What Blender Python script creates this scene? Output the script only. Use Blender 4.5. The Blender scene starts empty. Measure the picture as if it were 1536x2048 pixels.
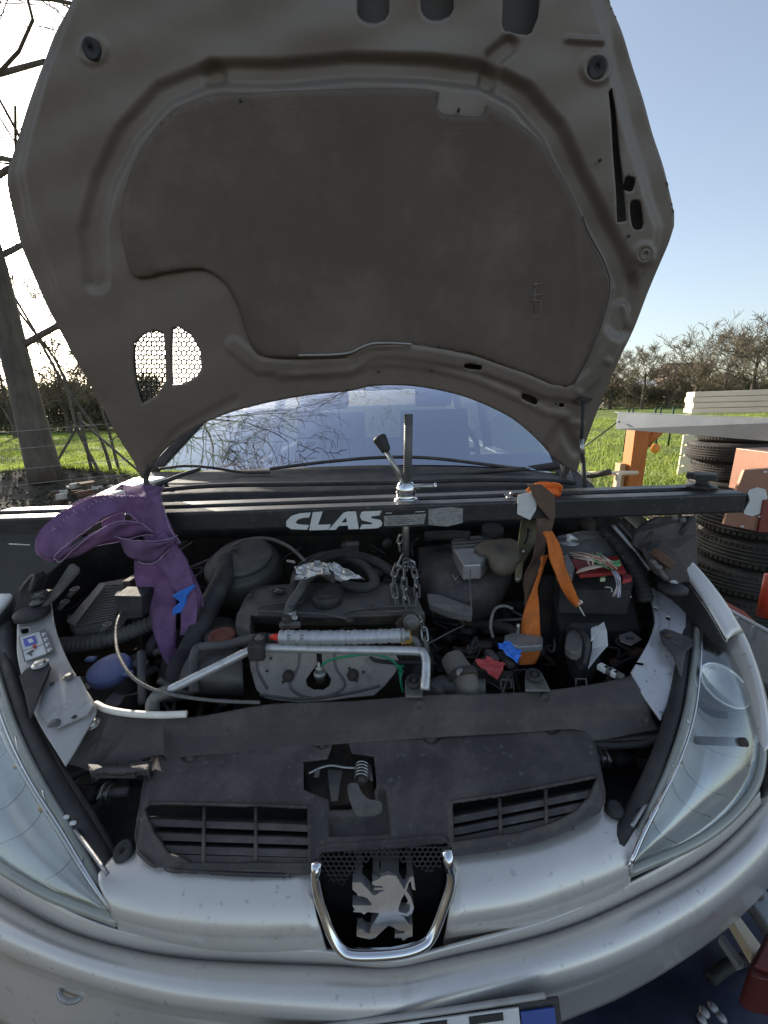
import bpy, bmesh, math, random
import numpy as np
from mathutils import Vector, Matrix
from mathutils.geometry import tessellate_polygon
random.seed(7)
sc = bpy.context.scene
# ---------------------------------------------------------------- camera
CAM_H = 1.3; F = 800.0; PITCH = math.radians(15); ROLL = math.radians(-1.8)
cam_d = bpy.data.cameras.new('camera'); cam = bpy.data.objects.new('camera', cam_d)
sc.collection.objects.link(cam); sc.camera = cam
cam_d.sensor_fit = 'HORIZONTAL'; cam_d.sensor_width = 24.0; cam_d.lens = F/1536*24.0
cam_d.clip_start = 0.02; cam_d.clip_end = 2000
RM = (Matrix.Rotation(math.pi/2-PITCH, 3, 'X') @ Matrix.Rotation(ROLL, 3, 'Z'))
cam.rotation_euler = RM.to_euler(); cam.location = (0, 0, CAM_H)
CO = Vector((0, 0, CAM_H))
def ray(px, py): return (RM @ Vector(((px-768)/F, (1024-py)/F, -1.0)))
def Py(px, py, Y):
    d = ray(px, py); return CO + d*(Y/d.y)
def Pz(px, py, z):
    d = ray(px, py); return CO + d*((z-CAM_H)/d.z)
def Pp(px, py, p0, n):
    d = ray(px, py); return CO + d*((p0-CO).dot(n)/d.dot(n))
# ---------------------------------------------------------------- world and sun
SUN = ray(22, 425).normalized()
EL = math.asin(SUN.z); AZ = math.atan2(SUN.x, SUN.y)
w = bpy.data.worlds.new('World'); sc.world = w; w.use_nodes = True
nt = w.node_tree; nt.nodes.clear()
out = nt.nodes.new('ShaderNodeOutputWorld'); bg = nt.nodes.new('ShaderNodeBackground')
sky = nt.nodes.new('ShaderNodeTexSky'); sky.sky_type = 'NISHITA'; sky.sun_disc = False
sky.sun_elevation = EL; sky.sun_rotation = AZ; sky.air_density = 1.0; sky.dust_density = 1.6; sky.ozone_density = 1.5
# aureole round the sun: a function of the world direction only
tc = nt.nodes.new('ShaderNodeTexCoord'); dt = nt.nodes.new('ShaderNodeVectorMath'); dt.operation = 'DOT_PRODUCT'
dt.inputs[1].default_value = SUN
nt.links.new(tc.outputs['Generated'], dt.inputs[0])
def mth(op, a, b):
    m = nt.nodes.new('ShaderNodeMath'); m.operation = op
    for i, v in enumerate((a, b)):
        if isinstance(v, (int, float)): m.inputs[i].default_value = v
        else: nt.links.new(v, m.inputs[i])
    return m.outputs[0]
c0 = mth('MAXIMUM', dt.outputs['Value'], 0.0)
glow = mth('ADD', mth('MULTIPLY', mth('POWER', c0, 10.0), 7.0), mth('MULTIPLY', mth('POWER', c0, 900.0), 260.0))
gcol = nt.nodes.new('ShaderNodeVectorMath'); gcol.operation = 'SCALE'; gcol.inputs[0].default_value = (1.0, 0.96, 0.9)
nt.links.new(glow, gcol.inputs['Scale'])
addv = nt.nodes.new('ShaderNodeVectorMath'); addv.operation = 'ADD'
hs = nt.nodes.new('ShaderNodeHueSaturation'); hs.inputs['Saturation'].default_value = .74; nt.links.new(sky.outputs[0], hs.inputs['Color']); nt.links.new(hs.outputs[0], addv.inputs[0]); nt.links.new(gcol.outputs[0], addv.inputs[1])
nt.links.new(addv.outputs[0], bg.inputs['Color']); bg.inputs['Strength'].default_value = 0.11
nt.links.new(bg.outputs[0], out.inputs['Surface'])
sl = bpy.data.lights.new('sun', 'SUN'); sl.energy = 4.2; sl.angle = math.radians(0.5); sl.color = (1.0, 0.9, 0.76)
so = bpy.data.objects.new('sun', sl); sc.collection.objects.link(so)
so.rotation_euler = SUN.to_track_quat('Z', 'Y').to_euler(); so.location = (0, 0, 20)
sc.view_settings.view_transform = 'Standard'; sc.view_settings.look = 'None'
sc.view_settings.exposure = 1.15; sc.view_settings.gamma = 1.0; sc.view_settings.use_curve_mapping = False
sc.cycles.max_bounces = 8; sc.cycles.transparent_max_bounces = 16
# ---------------------------------------------------------------- materials
_m = {}
def mat(name, col, rough=.5, metal=0., var=.25, scale=8., bump=0., bscale=60., dirt=None, dirt_amt=.5, dscale=3., coat=0., spec=.5, stretch=None, fleck=None, fscale=120., trans=0.):
    if name in _m: return _m[name]
    m = bpy.data.materials.new(name); m.use_nodes = True; n = m.node_tree; L = n.links
    b = n.nodes['Principled BSDF']; b.inputs['Roughness'].default_value = rough; b.inputs['Metallic'].default_value = metal
    b.inputs['Coat Weight'].default_value = coat; b.inputs['Coat Roughness'].default_value = .08; b.inputs['Specular IOR Level'].default_value = spec
    t = n.nodes.new('ShaderNodeTexCoord'); src = t.outputs['Object']
    if stretch:
        mp = n.nodes.new('ShaderNodeMapping'); mp.inputs['Scale'].default_value = stretch; L.new(src, mp.inputs[0]); src = mp.outputs[0]
    def noise(s, d=6., r=.6):
        x = n.nodes.new('ShaderNodeTexNoise'); x.inputs['Scale'].default_value = s; x.inputs['Detail'].default_value = d; x.inputs['Roughness'].default_value = r
        L.new(src, x.inputs['Vector']); return x.outputs['Fac']
    def ramp(f, a, c, ca, cc):
        r = n.nodes.new('ShaderNodeValToRGB'); r.color_ramp.elements[0].position = a; r.color_ramp.elements[1].position = c
        r.color_ramp.elements[0].color = ca; r.color_ramp.elements[1].color = cc; L.new(f, r.inputs[0]); return r.outputs[0]
    def mix(f, a, c):
        x = n.nodes.new('ShaderNodeMix'); x.data_type = 'RGBA'; L.new(f, x.inputs[0])
        for i, v in ((6, a), (7, c)):
            if hasattr(v, 'links') or hasattr(v, 'is_linked'): L.new(v, x.inputs[i])
            else: x.inputs[i].default_value = v
        return x.outputs[2]
    c = tuple(col)+(1,)
    lo = tuple(v*(1-var) for v in col)+(1,); hi = tuple(min(1, v*(1+var)) for v in col)+(1,)
    o = ramp(noise(scale), .3, .7, lo, hi)
    if dirt:
        f = ramp(noise(dscale, 9., .7), .62-.3*dirt_amt, .75, (0, 0, 0, 1), (1, 1, 1, 1)); o = mix(f, o, tuple(dirt)+(1,))
    if fleck:
        f = ramp(noise(fscale, 2., .5), .66, .72, (0, 0, 0, 1), (1, 1, 1, 1)); o = mix(f, o, tuple(fleck)+(1,))
    L.new(o, b.inputs['Base Color'])
    rr = n.nodes.new('ShaderNodeMapRange'); rr.inputs['To Min'].default_value = max(.02, rough-.12); rr.inputs['To Max'].default_value = min(1, rough+.12)
    L.new(noise(scale*2.3), rr.inputs[0]); L.new(rr.outputs[0], b.inputs['Roughness'])
    if bump:
        bn = n.nodes.new('ShaderNodeBump'); bn.inputs['Strength'].default_value = bump; bn.inputs['Distance'].default_value = .004
        L.new(noise(bscale), bn.inputs['Height']); L.new(bn.outputs[0], b.inputs['Normal'])
    if trans:
        tr = n.nodes.new('ShaderNodeBsdfTranslucent'); ms = n.nodes.new('ShaderNodeMixShader'); ms.inputs[0].default_value = trans
        L.new(o, tr.inputs[0]); L.new(b.outputs[0], ms.inputs[1]); L.new(tr.outputs[0], ms.inputs[2]); L.new(ms.outputs[0], n.nodes['Material Output'].inputs[0])
    _m[name] = m; return m
def glass(name, refl, rough=.02, tint=(1, 1, 1), col=(1, 1, 1), add=.5):
    m = bpy.data.materials.new(name); m.use_nodes = True; n = m.node_tree; n.nodes.clear(); L = n.links
    o = n.nodes.new('ShaderNodeOutputMaterial'); ms = n.nodes.new('ShaderNodeMixShader'); g = n.nodes.new('ShaderNodeBsdfGlossy'); t = n.nodes.new('ShaderNodeBsdfTransparent')
    g.inputs['Roughness'].default_value = rough; g.inputs['Color'].default_value = tuple(col)+(1,); t.inputs['Color'].default_value = tuple(tint)+(1,)
    lw = n.nodes.new('ShaderNodeLayerWeight'); lw.inputs[0].default_value = .4
    mr = n.nodes.new('ShaderNodeMapRange'); mr.inputs['To Min'].default_value = refl; mr.inputs['To Max'].default_value = min(1, refl+add)
    L.new(lw.outputs['Fresnel'], mr.inputs[0]); L.new(mr.outputs[0], ms.inputs[0]); L.new(t.outputs[0], ms.inputs[1]); L.new(g.outputs[0], ms.inputs[2]); L.new(ms.outputs[0], o.inputs[0])
    return m
paint = mat('silver_paint', (.66, .63, .585), .34, .40, .05, 5, .03, 300, dirt=(.48, .45, .40), dirt_amt=.15, dscale=7, coat=.4, fleck=(.50, .485, .455), fscale=90)
paint_dull = mat('silver_paint_dusty', (.42, .41, .39), .5, .3, .15, 9, .08, 150, dirt=(.2, .185, .16), dirt_amt=.6, dscale=9)
under = mat('bonnet_underside_paint', (.205, .172, .143), .5, .25, .12, 4, .1, 90, dirt=(.15, .12, .092), dirt_amt=.6, dscale=4)
felt = mat('insulation_felt', (.145, .116, .095), .95, 0, .12, 6, .5, 220, dirt=(.20, .165, .135), dirt_amt=.35, dscale=5, spec=.1)
plast = mat('dusty_black_plastic', (.046, .040, .039), .62, 0, .2, 10, .25, 400, dirt=(.12, .105, .092), dirt_amt=.55, dscale=11, fleck=(.1, .095, .09), fscale=90)
plast2 = mat('grey_black_plastic', (.075, .072, .07), .6, 0, .25, 12, .2, 300, dirt=(.14, .125, .105), dirt_amt=.5, dscale=12)
dustp = mat('dusty_brown_plastic', (.055, .048, .043), .65, 0, .2, 9, .25, 300, dirt=(.115, .098, .082), dirt_amt=.5, dscale=10, fleck=(.05, .045, .04), fscale=70)
blk = mat('black_rubber', (.022, .022, .023), .7, 0, .3, 15, .2, 200, dirt=(.06, .055, .05), dirt_amt=.5, dscale=14)
dark = mat('grimy_dark_metal', (.042, .035, .029), .75, .1, .4, 14, .4, 90, dirt=(.11, .08, .055), dirt_amt=.5, dscale=12)
alu = mat('weathered_aluminium', (.36, .36, .36), .45, .6, .15, 30, .2, 200, dirt=(.14, .12, .1), dirt_amt=.4, dscale=30)
alud = mat('dirty_cast_aluminium', (.17, .165, .155), .6, .4, .25, 22, .4, 160, dirt=(.07, .06, .05), dirt_amt=.5, dscale=22)
chrome = mat('chrome', (.78, .79, .8), .1, 1, .04, 30, dirt=(.5, .49, .47), dirt_amt=.1, dscale=30)
steel = mat('zinc_plated_steel', (.42, .42, .4), .32, .85, .12, 50, .1, 300, dirt=(.22, .2, .15), dirt_amt=.35, dscale=40)
beamm = mat('black_painted_steel', (.024, .024, .025), .42, .1, .3, 9, .12, 250, dirt=(.07, .06, .05), dirt_amt=.3, dscale=14, fleck=(.11, .1, .09), fscale=130)
white = mat('white_ink', (.62, .62, .6), .5, 0, .1, 60, 0, dirt=(.35, .34, .32), dirt_amt=.15, dscale=40)
rust = mat('rusty_steel', (.14, .075, .045), .8, .2, .4, 30, .4, 120, dirt=(.06, .045, .035), dirt_amt=.5, dscale=20)
purple = mat('purple_webbing', (.225, .12, .25), .85, 0, .3, 26, .3, 300, dirt=(.23, .14, .20), dirt_amt=.35, dscale=9, trans=.25)
orange = mat('orange_webbing', (.75, .20, .03), .75, 0, .12, 60, .3, 300, dirt=(.36, .13, .05), dirt_amt=.3, dscale=14, trans=.2)
blue = mat('blue_plastic', (.03, .16, .6), .5, 0, .2, 30)
bluecap = mat('faded_blue_plastic', (.10, .13, .28), .5, 0, .1, 20, dirt=(.09, .1, .16), dirt_amt=.3, dscale=20)
red = mat('faded_red_paper', (.5, .07, .07), .7, 0, .2, 30)
paper = mat('printed_paper', (.62, .62, .6), .8, 0, .08, 40, fleck=(.12, .12, .12), fscale=420, stretch=(1, 1, 4))
# ---------------------------------------------------------------- object helpers
WP = {}
def tag(o, label=None, cat=None, group=None, kind=None):
    if label: o['label'] = label
    if cat: o['category'] = cat
    if group: o['group'] = group
    if kind: o['kind'] = kind
    return o
def thing(name, loc, label, cat, group=None):
    o = bpy.data.objects.new(name, None); o.empty_display_size = .1; sc.collection.objects.link(o)
    o.location = loc; WP[o.name] = Vector(loc); return tag(o, label, cat, group)
def mesh(name, vs, fs, m, parent=None, smooth=True, kind=None):
    vs = np.array([tuple(v) for v in vs], dtype=float) if not isinstance(vs, np.ndarray) else vs
    c = (vs.min(0)+vs.max(0))/2
    me = bpy.data.meshes.new(name); me.from_pydata((vs-c).tolist(), [], fs)
    ms = m if isinstance(m, (list, tuple)) else [m]
    for q in ms: me.materials.append(q)
    me.polygons.foreach_set('use_smooth', [smooth]*len(me.polygons))
    o = bpy.data.objects.new(name, me); sc.collection.objects.link(o); c = Vector(c); WP[o.name] = c
    if parent is not None: o.parent = parent; o.location = c-WP[parent.name]
    else: o.location = c
    if kind: o['kind'] = kind
    return o
def bev(o, wd=.002, seg=2, ang=40):
    b = o.modifiers.new('b', 'BEVEL'); b.width = wd; b.segments = seg; b.limit_method = 'ANGLE'; b.angle_limit = math.radians(ang)
    b.harden_normals = False; return o
def solid(o, t, off=0.):
    s = o.modifiers.new('s', 'SOLIDIFY'); s.thickness = t; s.offset = off; return o
def cr(pts, n, closed=False):
    """Catmull-Rom through points, n samples"""
    P = np.array([tuple(p) for p in pts], float); k = len(P)
    if k == 2: t = np.linspace(0, 1, n)[:, None]; return P[0]*(1-t)+P[1]*t
    if closed: Q = np.vstack([P[-1], P, P[0], P[1]]); segs = k
    else: Q = np.vstack([2*P[0]-P[1], P, 2*P[-1]-P[-2]]); segs = k-1
    L = np.array([np.linalg.norm(Q[i+2]-Q[i+1]) for i in range(segs)])+1e-9
    cum = np.concatenate([[0], np.cumsum(L)]); s = np.linspace(0, cum[-1], n, endpoint=not closed)
    o = []
    for v in s:
        i = min(segs-1, max(0, np.searchsorted(cum, v, 'right')-1)); t = (v-cum[i])/L[i]
        a, b, c, d = Q[i], Q[i+1], Q[i+2], Q[i+3]
        o.append(.5*((2*b)+(-a+c)*t+(2*a-5*b+4*c-d)*t*t+(-a+3*b-3*c+d)*t**3))
    return np.array(o)
def crk(pts, sub):
    """Catmull-Rom with a fixed number of samples per span (keeps stations aligned)"""
    P = np.array([tuple(p) for p in pts], float); k = len(P)
    Q = np.vstack([2*P[0]-P[1], P, 2*P[-1]-P[-2]]); o = []
    for i in range(k-1):
        a, b, c, d = Q[i:i+4]
        for j in range(sub):
            t = j/sub; o.append(.5*((2*b)+(-a+c)*t+(2*a-5*b+4*c-d)*t*t+(-a+3*b-3*c+d)*t**3))
    o.append(P[-1]); return np.array(o)
def grid_faces(nv, nu, closed_u=False):
    f = []
    for i in range(nv-1):
        for j in range(nu-1 if not closed_u else nu):
            k = (j+1) % nu; f.append((i*nu+j, i*nu+k, (i+1)*nu+k, (i+1)*nu+j))
    return f
def loft(name, rows, m, parent=None, su=5, sv=5, thick=0., off=-1., kind=None):
    R = [crk(r, su) for r in rows]; R = np.array(R); cols = [crk(R[:, j], sv) for j in range(R.shape[1])]
    G = np.array(cols).transpose(1, 0, 2); nv, nu = G.shape[:2]
    o = mesh(name, G.reshape(-1, 3), grid_faces(nv, nu), m, parent, kind=kind)
    if thick: solid(o, thick, off)
    return o
def frames(P):
    T = np.gradient(P, axis=0); T /= np.linalg.norm(T, axis=1)[:, None]+1e-12
    n = np.cross(T[0], [0, 0, 1.]);
    if np.linalg.norm(n) < .1: n = np.cross(T[0], [1., 0, 0])
    n /= np.linalg.norm(n); N = [n]
    for i in range(1, len(P)):
        n = N[-1]-T[i]*np.dot(N[-1], T[i]); n /= np.linalg.norm(n)+1e-12; N.append(n)
    N = np.array(N); return T, N, np.cross(T, N)
def tubev(pts, r, n=None, seg=10, straight=False, caps=True):
    P = np.array([tuple(p) for p in pts], float) if straight else cr(pts, n or max(6, len(pts)*6))
    r = np.interp(np.linspace(0, 1, len(P)), np.linspace(0, 1, len(np.atleast_1d(r))), np.atleast_1d(r))
    T, N, B = frames(P); a = np.linspace(0, 2*math.pi, seg, endpoint=False)
    V = (P[:, None]+r[:, None, None]*(np.cos(a)[None, :, None]*N[:, None]+np.sin(a)[None, :, None]*B[:, None])).reshape(-1, 3)
    f = grid_faces(len(P), seg, True)
    if caps: f += [tuple(range(seg))[::-1], tuple(range((len(P)-1)*seg, len(P)*seg))]
    return V, f
def tube(name, pts, r, m, parent=None, n=None, seg=10, straight=False, kind=None):
    V, f = tubev(pts, r, n, seg, straight); return mesh(name, V, f, m, parent, kind=kind)
class MB:
    def __init__(s): s.v = []; s.f = []; s.k = 0
    def add(s, V, F):
        V = np.asarray([tuple(q) for q in V], float); s.v.append(V); s.f += [tuple(i+s.k for i in q) for q in F]; s.k += len(V)
    def tube(s, *a, **k): s.add(*tubev(*a, **k))
    def box(s, c, sx, sy, sz, R=None):
        V = [Vector((x*sx/2, y*sy/2, z*sz/2)) for x in (-1, 1) for y in (-1, 1) for z in (-1, 1)]
        if R: V = [R @ v for v in V]
        s.add([Vector(c)+v for v in V], [(0, 1, 3, 2), (4, 6, 7, 5), (0, 4, 5, 1), (2, 3, 7, 6), (0, 2, 6, 4), (1, 5, 7, 3)])
    def build(s, name, m, parent=None, smooth=False, kind=None): return mesh(name, np.vstack(s.v), s.f, m, parent, smooth, kind)
def prism(name, pts, vec, m, parent=None, smooth_n=0, bevel=.0015, kind=None):
    """closed outline (3-D) extruded by vec"""
    pts = [Vector(p) for p in pts]
    if smooth_n: pts = [Vector(p) for p in cr(pts, smooth_n, closed=True)]
    n = len(pts); vec = Vector(vec); V = [tuple(p) for p in pts]+[tuple(p+vec) for p in pts]
    tri = tessellate_polygon([pts]); f = [tuple(t) for t in tri]+[tuple(n+i for i in t[::-1]) for t in tri]
    f += [(i, (i+1) % n, n+(i+1) % n, n+i) for i in range(n)]
    o = mesh(name, V, f, m, parent, smooth=False, kind=kind)
    bm = bmesh.new(); bm.from_mesh(o.data); bmesh.ops.recalc_face_normals(bm, faces=bm.faces); bm.to_mesh(o.data); bm.free()
    if bevel: bev(o, bevel, 2)
    return o
def slab(name, px, z, h, m, parent=None, smooth_n=0, bevel=.002):
    """top outline traced at height z (number or one per point), going down by h"""
    zz = z if isinstance(z, (list, tuple)) else [z]*len(px)
    return prism(name, [Pz(p[0], p[1], q) for p, q in zip(px, zz)], (0, 0, -h), m, parent, smooth_n, bevel)
def face(name, px, Y, t, m, parent=None, smooth_n=0, bevel=.0015):
    yy = Y if isinstance(Y, (list, tuple)) else [Y]*len(px)
    return prism(name, [Py(p[0], p[1], q) for p, q in zip(px, yy)], (0, t, 0), m, parent, smooth_n, bevel)
def lathe(name, c, axis, prof, m, parent=None, seg=24, kind=None):
    """prof: (radius, height) pairs along axis from c"""
    ax = Vector(axis).normalized(); q = ax.to_track_quat('Z', 'Y'); V = []
    for r, h in prof:
        for k in range(seg):
            a = 2*math.pi*k/seg; V.append(Vector(c)+q @ Vector((r*math.cos(a), r*math.sin(a), h)))
    f = grid_faces(len(prof), seg, True)
    f += [tuple(range(seg))[::-1], tuple(range((len(prof)-1)*seg, len(prof)*seg))]
    o = mesh(name, V, f, m, parent)
    bev(o, 0.0006, 1, 35); return o
def bolt(name, c, axis, r, m, parent=None, h=None):
    h = h or r*.8
    return lathe(name, c, axis, [(r*1.6, 0), (r*1.6, h*.3), (r, h*.32), (r, h), (r*.8, h*1.1)], m, parent, seg=12)
def boxo(name, c, sx, sy, sz, m, parent=None, R=None, bevel=.003):
    b = MB(); b.box(c, sx, sy, sz, R); o = b.build(name, m, parent); bev(o, bevel); return o
def ribbonv(pts, wd, n=40, wdir=None):
    """flat strap: pts list of (centre, width vector) pairs"""
    C = cr([p[0] for p in pts], n); W = cr([p[1] for p in pts], n)
    V = []; k = 7; T = np.gradient(C, axis=0)
    for i, (c, v) in enumerate(zip(C, W)):
        nv = np.cross(T[i], v); nv /= np.linalg.norm(nv)+1e-9
        for j in range(k): V.append(c+v*(j/(k-1)-.5)+nv*(.0018*((i % 2)-.5)+.0007*(j in (1, 3, 5))+.008*math.sin(i*.09+j*.5)*(abs(j-3)/3)+.003*math.sin(i*.21+j)))
    return np.array(V), grid_faces(n, k)
def ribbon(name, pts, m, parent=None, n=40, thick=.0025):
    n = int(sum((Vector(a[0])-Vector(b[0])).length for a, b in zip(pts[:-1], pts[1:]))/.003)
    V, f = ribbonv(pts, 0, n); o = mesh(name, V, f, m, parent); solid(o, thick, 0); return o
# relief grid: pixel outline mapped on a surface, height by a function, clean holes
def seg_dist(X, Y, poly, closed=False):
    P = list(poly)+([poly[0]] if closed else []); D = np.full(X.shape, 1e9); CX = X.copy(); CY = Y.copy()
    for (x0, y0), (x1, y1) in zip(P[:-1], P[1:]):
        dx, dy = x1-x0, y1-y0; t = np.clip(((X-x0)*dx+(Y-y0)*dy)/(dx*dx+dy*dy+1e-9), 0, 1)
        qx, qy = x0+t*dx, y0+t*dy; d = np.hypot(X-qx, Y-qy); m = d < D
        D[m] = d[m]; CX[m] = qx[m]; CY[m] = qy[m]
    return D, CX, CY
def inside(X, Y, poly):
    r = np.zeros(X.shape, bool); n = len(poly)
    for i in range(n):
        x0, y0 = poly[i]; x1, y1 = poly[(i+1) % n]
        c = ((y0 > Y) != (y1 > Y)) & (X < (x1-x0)*(Y-y0)/((y1-y0) if y1 != y0 else 1e-9)+x0); r ^= c
    return r
def sm(x): x = np.clip(x, 0, 1); return x*x*(3-2*x)
from mathutils.geometry import delaunay_2d_cdt
def dens(poly, step):
    P = np.array(poly, float); o = []
    for a, b in zip(P, np.roll(P, -1, 0)):
        k = max(1, int(np.hypot(*(b-a))/step)); o += [tuple(a+(b-a)*j/k) for j in range(k)]
    return o
def cdt_sheet(name, outer, holes, step, surf, hfun, m, parent, thick):
    """curved sheet with a clean outline and clean holes; outer and holes are closed outlines"""
    loops = [dens(outer, step)]+[dens(h, step*.7) for h in holes]; O = np.array(outer)
    xs = np.arange(O[:, 0].min(), O[:, 0].max(), step); ys = np.arange(O[:, 1].min(), O[:, 1].max(), step*.9)
    X, Y = np.meshgrid(xs, ys); X = X+np.where(np.arange(len(ys)) % 2 == 0, 0, step/2)[:, None]; X = X.ravel(); Y = Y.ravel()
    k = inside(X, Y, outer) & (seg_dist(X, Y, outer, True)[0] > step*.5)
    for h in holes: k &= (~inside(X, Y, h)) & (seg_dist(X, Y, h, True)[0] > step*.4)
    X, Y = X[k], Y[k]; V = []; E = []
    for lp in loops:
        b = len(V); V += lp; E += [(b+i, b+(i+1) % len(lp)) for i in range(len(lp))]
    V += list(zip(X.tolist(), Y.tolist()))
    r = delaunay_2d_cdt([Vector(v) for v in V], E, [], 0, 1e-4); P = np.array([tuple(v) for v in r[0]]); f = np.array(r[2])
    cx = P[f][:, :, 0].mean(1); cy = P[f][:, :, 1].mean(1); k = inside(cx, cy, outer)
    for h in holes: k &= ~inside(cx, cy, h)
    f = f[k]; W = surf(P[:, 0], P[:, 1], hfun(P[:, 0], P[:, 1]))
    used = np.unique(f); re_ = np.zeros(len(W), int); re_[used] = np.arange(len(used)); f = re_[f]; W = W[used]
    a, b, c = W[f[:, 0]], W[f[:, 1]], W[f[:, 2]]; nn = np.cross(b-a, c-a).sum(0); view = np.array([0, 0, CAM_H])-W.mean(0)
    if nn @ view < 0: f = f[:, ::-1]
    o = mesh(name, W, [tuple(q) for q in f.tolist()], m, parent)
    if thick:
        sd_ = solid(o, thick, -1)
        if isinstance(m, (list, tuple)): sd_.modifiers['s'].material_offset = 1
    return o
def relief(name, L, R, T, B, nu, nv, surf, hfun, holes, m, parent, thick=.004, step=None):
    """T,B run left to right, L,R run top to bottom (pixels); surf(X,Y,h)->points"""
    outer = [tuple(p) for p in np.vstack([cr(T, 60)[:-1], cr(R, 60)[:-1], cr(B, 80)[::-1][:-1], cr(L, 60)[::-1][:-1]])]
    A = np.array(outer); step = step or max(3.2, (A[:, 0].max()-A[:, 0].min())/nu)
    return cdt_sheet(name, outer, holes, step, surf, hfun, m, parent, thick)
def gridpoly(name, px, step, surf, hfun, m, parent, thick=.004):
    return cdt_sheet(name, [tuple(p) for p in cr(px, len(px)*4, closed=True)], [], step, surf, hfun, m, parent, thick)
# ================================================================ SETTING
def nodes_mat(name, stops, scale, rough=.95, bump=.6, bscale=20., scale2=None, dist=.02):
    m = bpy.data.materials.new(name); m.use_nodes = True; n = m.node_tree; L = n.links; b = n.nodes['Principled BSDF']; b.inputs['Roughness'].default_value = rough; b.inputs['Specular IOR Level'].default_value = .2
    t = n.nodes.new('ShaderNodeTexCoord'); x = n.nodes.new('ShaderNodeTexNoise'); x.inputs['Scale'].default_value = scale; x.inputs['Detail'].default_value = 10; x.inputs['Roughness'].default_value = .65
    L.new(t.outputs['Object'], x.inputs['Vector']); r = n.nodes.new('ShaderNodeValToRGB'); L.new(x.outputs['Fac'], r.inputs[0])
    while len(r.color_ramp.elements) < len(stops): r.color_ramp.elements.new(.5)
    for e, (p, c) in zip(r.color_ramp.elements, stops): e.position = p; e.color = tuple(c)+(1,)
    o = r.outputs[0]
    if scale2:
        y = n.nodes.new('ShaderNodeTexNoise'); y.inputs['Scale'].default_value = scale2; y.inputs['Detail'].default_value = 6; L.new(t.outputs['Object'], y.inputs['Vector'])
        mr = n.nodes.new('ShaderNodeMapRange'); mr.inputs['From Min'].default_value = .3; mr.inputs['From Max'].default_value = .7; mr.inputs['To Min'].default_value = .6; mr.inputs['To Max'].default_value = 1.3; L.new(y.outputs['Fac'], mr.inputs[0])
        v = n.nodes.new('ShaderNodeVectorMath'); v.operation = 'SCALE'; L.new(o, v.inputs[0]); L.new(mr.outputs[0], v.inputs['Scale']); o = v.outputs[0]
    L.new(o, b.inputs['Base Color']); z = n.nodes.new('ShaderNodeTexNoise'); z.inputs['Scale'].default_value = bscale; z.inputs['Detail'].default_value = 8; L.new(t.outputs['Object'], z.inputs['Vector'])
    bn = n.nodes.new('ShaderNodeBump'); bn.inputs['Strength'].default_value = bump; bn.inputs['Distance'].default_value = dist; L.new(z.outputs['Fac'], bn.inputs['Height']); L.new(bn.outputs[0], b.inputs['Normal'])
    return m
soil = nodes_mat('yard_soil', [(.3, (.035, .03, .025)), (.5, (.075, .065, .05)), (.7, (.13, .115, .09))], 3, bscale=30, scale2=.7)
turf = nodes_mat('meadow_turf', [(.3, (.05, .075, .018)), (.5, (.12, .17, .035)), (.72, (.22, .26, .07))], 2.2, bscale=9, scale2=.6, dist=.1)
def gz(x, y):
    """ground height: the field rises very gently, a mound under the big tree"""
    z = .012*np.sin(x*.9)*np.cos(y*.7)+.10*sm((y-6)/20.)
    z = z+.42*np.exp(-(((x+5.9)/2.0)**2+((y-7.0)/.9)**2))
    return z
xs = np.concatenate([np.linspace(-400, -25, 14), np.linspace(-22, 22, 150), np.linspace(25, 400, 14)]); ys = np.concatenate([np.linspace(-300, -4, 8), np.linspace(-3, 30, 150), np.linspace(34, 900, 20)])
X, Y = np.meshgrid(xs, ys); G = np.stack([X, Y, gz(X, Y)], -1)
gr = mesh('ground', G.reshape(-1, 3), grid_faces(len(ys), len(xs)), soil, kind='structure')
# the meadow lies beyond the wire fence
ys2 = np.concatenate([np.linspace(5.6, 40, 160), np.linspace(42, 300, 14)]); X, Y = np.meshgrid(xs, ys2); Y = Y+np.where(np.abs(X) < 22, .5*np.sin(X*.8)+.2*np.sin(X*2.9)+np.where(X < -.5, 1.3, -.5), 0)*(np.clip((12-Y)/5, 0, 1))
G = np.stack([X, Y, gz(X, Y)+.012], -1); mesh('meadow', G.reshape(-1, 3), grid_faces(len(ys2), len(xs)), turf, kind='structure')
# grass blades
rs = np.random.RandomState(3)
def blades(name, n, xr, yr, hgt, m, pw=1.):
    y = yr[0]+(yr[1]-yr[0])*rs.rand(n)**pw; x = y*(xr[0]+(xr[1]-xr[0])*rs.rand(n)); k = np.sin(x*1.3+y*.8)*np.sin(y*1.1-x*.4)+.7*np.sin(x*.5-y*2.1)*np.sin(y*.6)+rs.randn(n)*.5
    x, y, k = x[k > -.3], y[k > -.3], k[k > -.3]; n = len(x); h = hgt*(.4+.8*rs.rand(n))*(1+.5*np.clip(k, 0, 1)); a = rs.rand(n)*6.28; wv = .006+.0012*y
    z = gz(x, y); lx, ly = rs.randn(n)*h*.45, rs.randn(n)*h*.45
    V = np.stack([np.stack([x-np.cos(a)*wv, y-np.sin(a)*wv, z], 1), np.stack([x+np.cos(a)*wv, y+np.sin(a)*wv, z], 1), np.stack([x+lx, y+ly, z+h], 1)], 1).reshape(-1, 3)
    return mesh(name, V, np.arange(3*n).reshape(-1, 3).tolist(), m, smooth=False, kind='stuff')
gm = mat('grass_blade', (.26, .33, .07), .6, 0, .35, 1.2, dirt=(.42, .40, .16), dirt_amt=.35, dscale=.8, trans=.5)
tag(blades('grass', 60000, (-1.15, -.45), (6.9, 26), .085, gm, 1.5), 'short sunlit meadow grass', None)
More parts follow.
